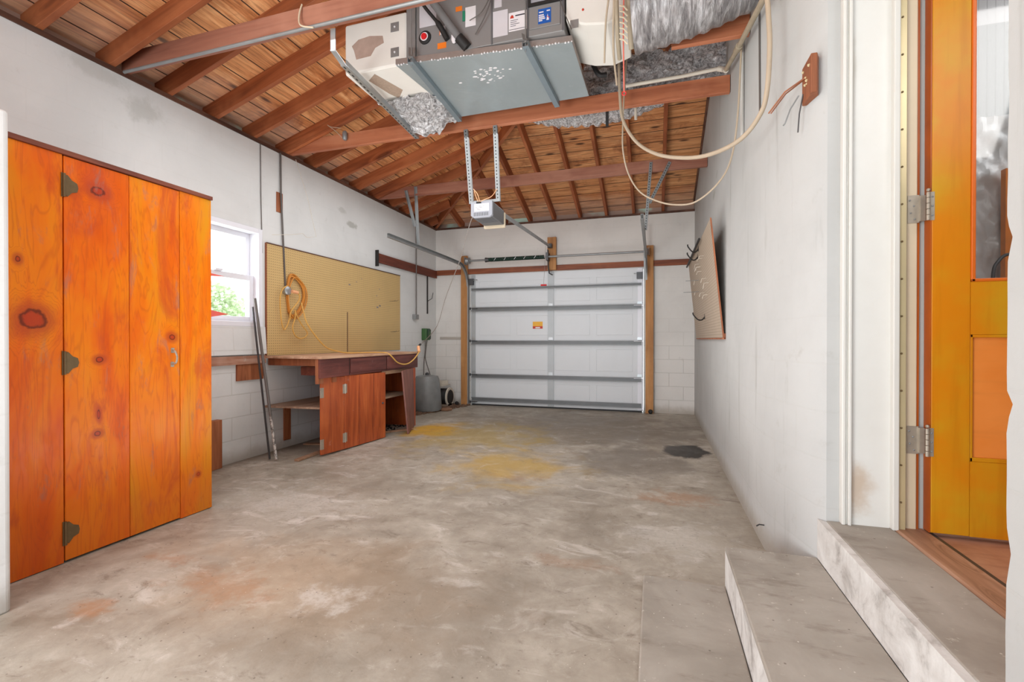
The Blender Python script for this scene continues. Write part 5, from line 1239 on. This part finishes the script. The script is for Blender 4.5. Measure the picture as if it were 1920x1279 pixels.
S('pale_stone', 'flat broken pale stone on the debris in front of the pump', 'stone', MB().lathe([(0.02, 0.0), (0.10, 0.0), (0.11, 0.02), (0.07, 0.035), (0.0, 0.04)], (-3.12, 6.62, 0.005), 7), M_SCRAP)
S('floor_cap', 'small black round cap at the foot of the left jamb post', 'cap', MB().sphere((-3.19, 7.2, 0.035), 0.035, 10), M_BLACK)
S('floor_cap', 'small black round cap at the foot of the right jamb post', 'cap', MB().sphere((-0.06, 7.21, 0.035), 0.035, 10), M_BLACK)
tp = S('wall_batten', 'faint pale batten with rusty ends on the back wall beside the garage door', 'batten', MB().box(-3.56, -3.17, YB-0.012, YB, 1.11, 1.155), M_WB)

# ---------------------------------------------------------------- extension cords
ec = T('extension_cord', 'yellow-orange extension cord coiled at the round outlet box and drooping over the bench', 'cord', (-3.5, 3.9, 1.6))
P('plug', MB().cyl((-3.575, 3.905, 1.61), (-3.575, 3.985, 1.605), 0.017, 10), M_PLUG, ec, smooth=True)
P('cord', MB().tube(smoothpts([(-3.575, 3.84, 1.66), (-3.58, 3.79, 1.625), (-3.58, 3.757, 1.55), (-3.58, 3.755, 1.42), (-3.59, 3.79, 1.26), (-3.60, 3.83, 1.215), (-3.60, 3.87, 1.26), (-3.59, 3.89, 1.34), (-3.58, 3.90, 1.42)]), 0.0065, 8), M_YCORD, ec, smooth=True)
P('cord', MB().tube(smoothpts([(-3.57, 3.985, 1.605), (-3.57, 4.01, 1.56), (-3.57, 3.98, 1.50), (-3.57, 3.90, 1.42), (-3.58, 3.88, 1.36), (-3.59, 3.90, 1.32)]), 0.0065, 8), M_YCORD, ec, smooth=True)
random.seed(21)
for k in range(7):
    a = random.uniform(-0.02, 0.03); b = random.uniform(-0.03, 0.03); x = XL+0.022+0.007*(k % 4)
    P('cord', MB().tube(smoothpts([(x, 3.90, 1.40+b), (x, 3.88, 1.60+b), (x, 3.93+a, 1.76+b), (x, 4.02+a, 1.75+b), (x, 4.11+a, 1.66+b), (x, 4.12+a, 1.54+b), (x, 4.06+a, 1.42+b), (x, 3.96+a, 1.34+b), (x, 3.90, 1.40+b)]), 0.0065, 8), M_OCORD, ec, smooth=True)
P('cord', MB().tube(smoothpts([(-3.58, 3.95, 1.42), (-3.58, 3.98, 1.36), (-3.58, 4.05, 1.27), (-3.58, 4.13, 1.19), (-3.58, 4.10, 1.14), (-3.58, 4.02, 1.125), (-3.58, 3.95, 1.16), (-3.58, 3.92, 1.24), (-3.58, 3.95, 1.33), (-3.58, 3.96, 1.42)]), 0.0065, 8), M_YCORD, ec, smooth=True)
P('cord', MB().tube(smoothpts([(-3.57, 4.03, 1.50), (-3.53, 4.02, 1.40), (-3.493, 4.022, 1.291), (-3.457, 4.099, 1.163), (-3.408, 4.205, 1.036), (-3.362, 4.303, 0.99), (-3.303, 4.428, 0.964), (-3.20, 4.55, 0.963), (-3.0, 4.66, 0.963), (-2.925, 4.70, 0.94), (-2.915, 4.86, 0.84), (-2.915, 5.05, 0.81), (-2.915, 5.22, 0.85), (-2.91, 5.36, 0.94), (-2.93, 5.41, 0.985)]), 0.0075, 8), M_YCORD, ec, smooth=True)
P('socket', MB().cyl((-2.92, 5.39, 0.955), (-2.955, 5.44, 1.02), 0.02, 10), M_PLUG, ec, smooth=True)
wc = T('power_cord', 'thin grey power cord hanging from the door opener down to the end of the bench', 'cord', (-2.3, 4.8, 1.6))
P('cord', MB().tube(smoothpts([(-1.60, 4.1, 2.32), (-1.70, 4.22, 2.31), (-1.768, 4.271, 2.206), (-1.903, 4.412, 1.973), (-2.073, 4.588, 1.783), (-2.258, 4.782, 1.574), (-2.463, 4.995, 1.281), (-2.77, 5.315, 1.12), (-2.94, 5.47, 1.05)]), 0.0038, 8), M_WCORD, wc, smooth=True)
P('plug', MB().cyl((-2.93, 5.46, 1.055), (-2.957, 5.447, 1.024), 0.014, 10), M_BLACK, wc, smooth=True)
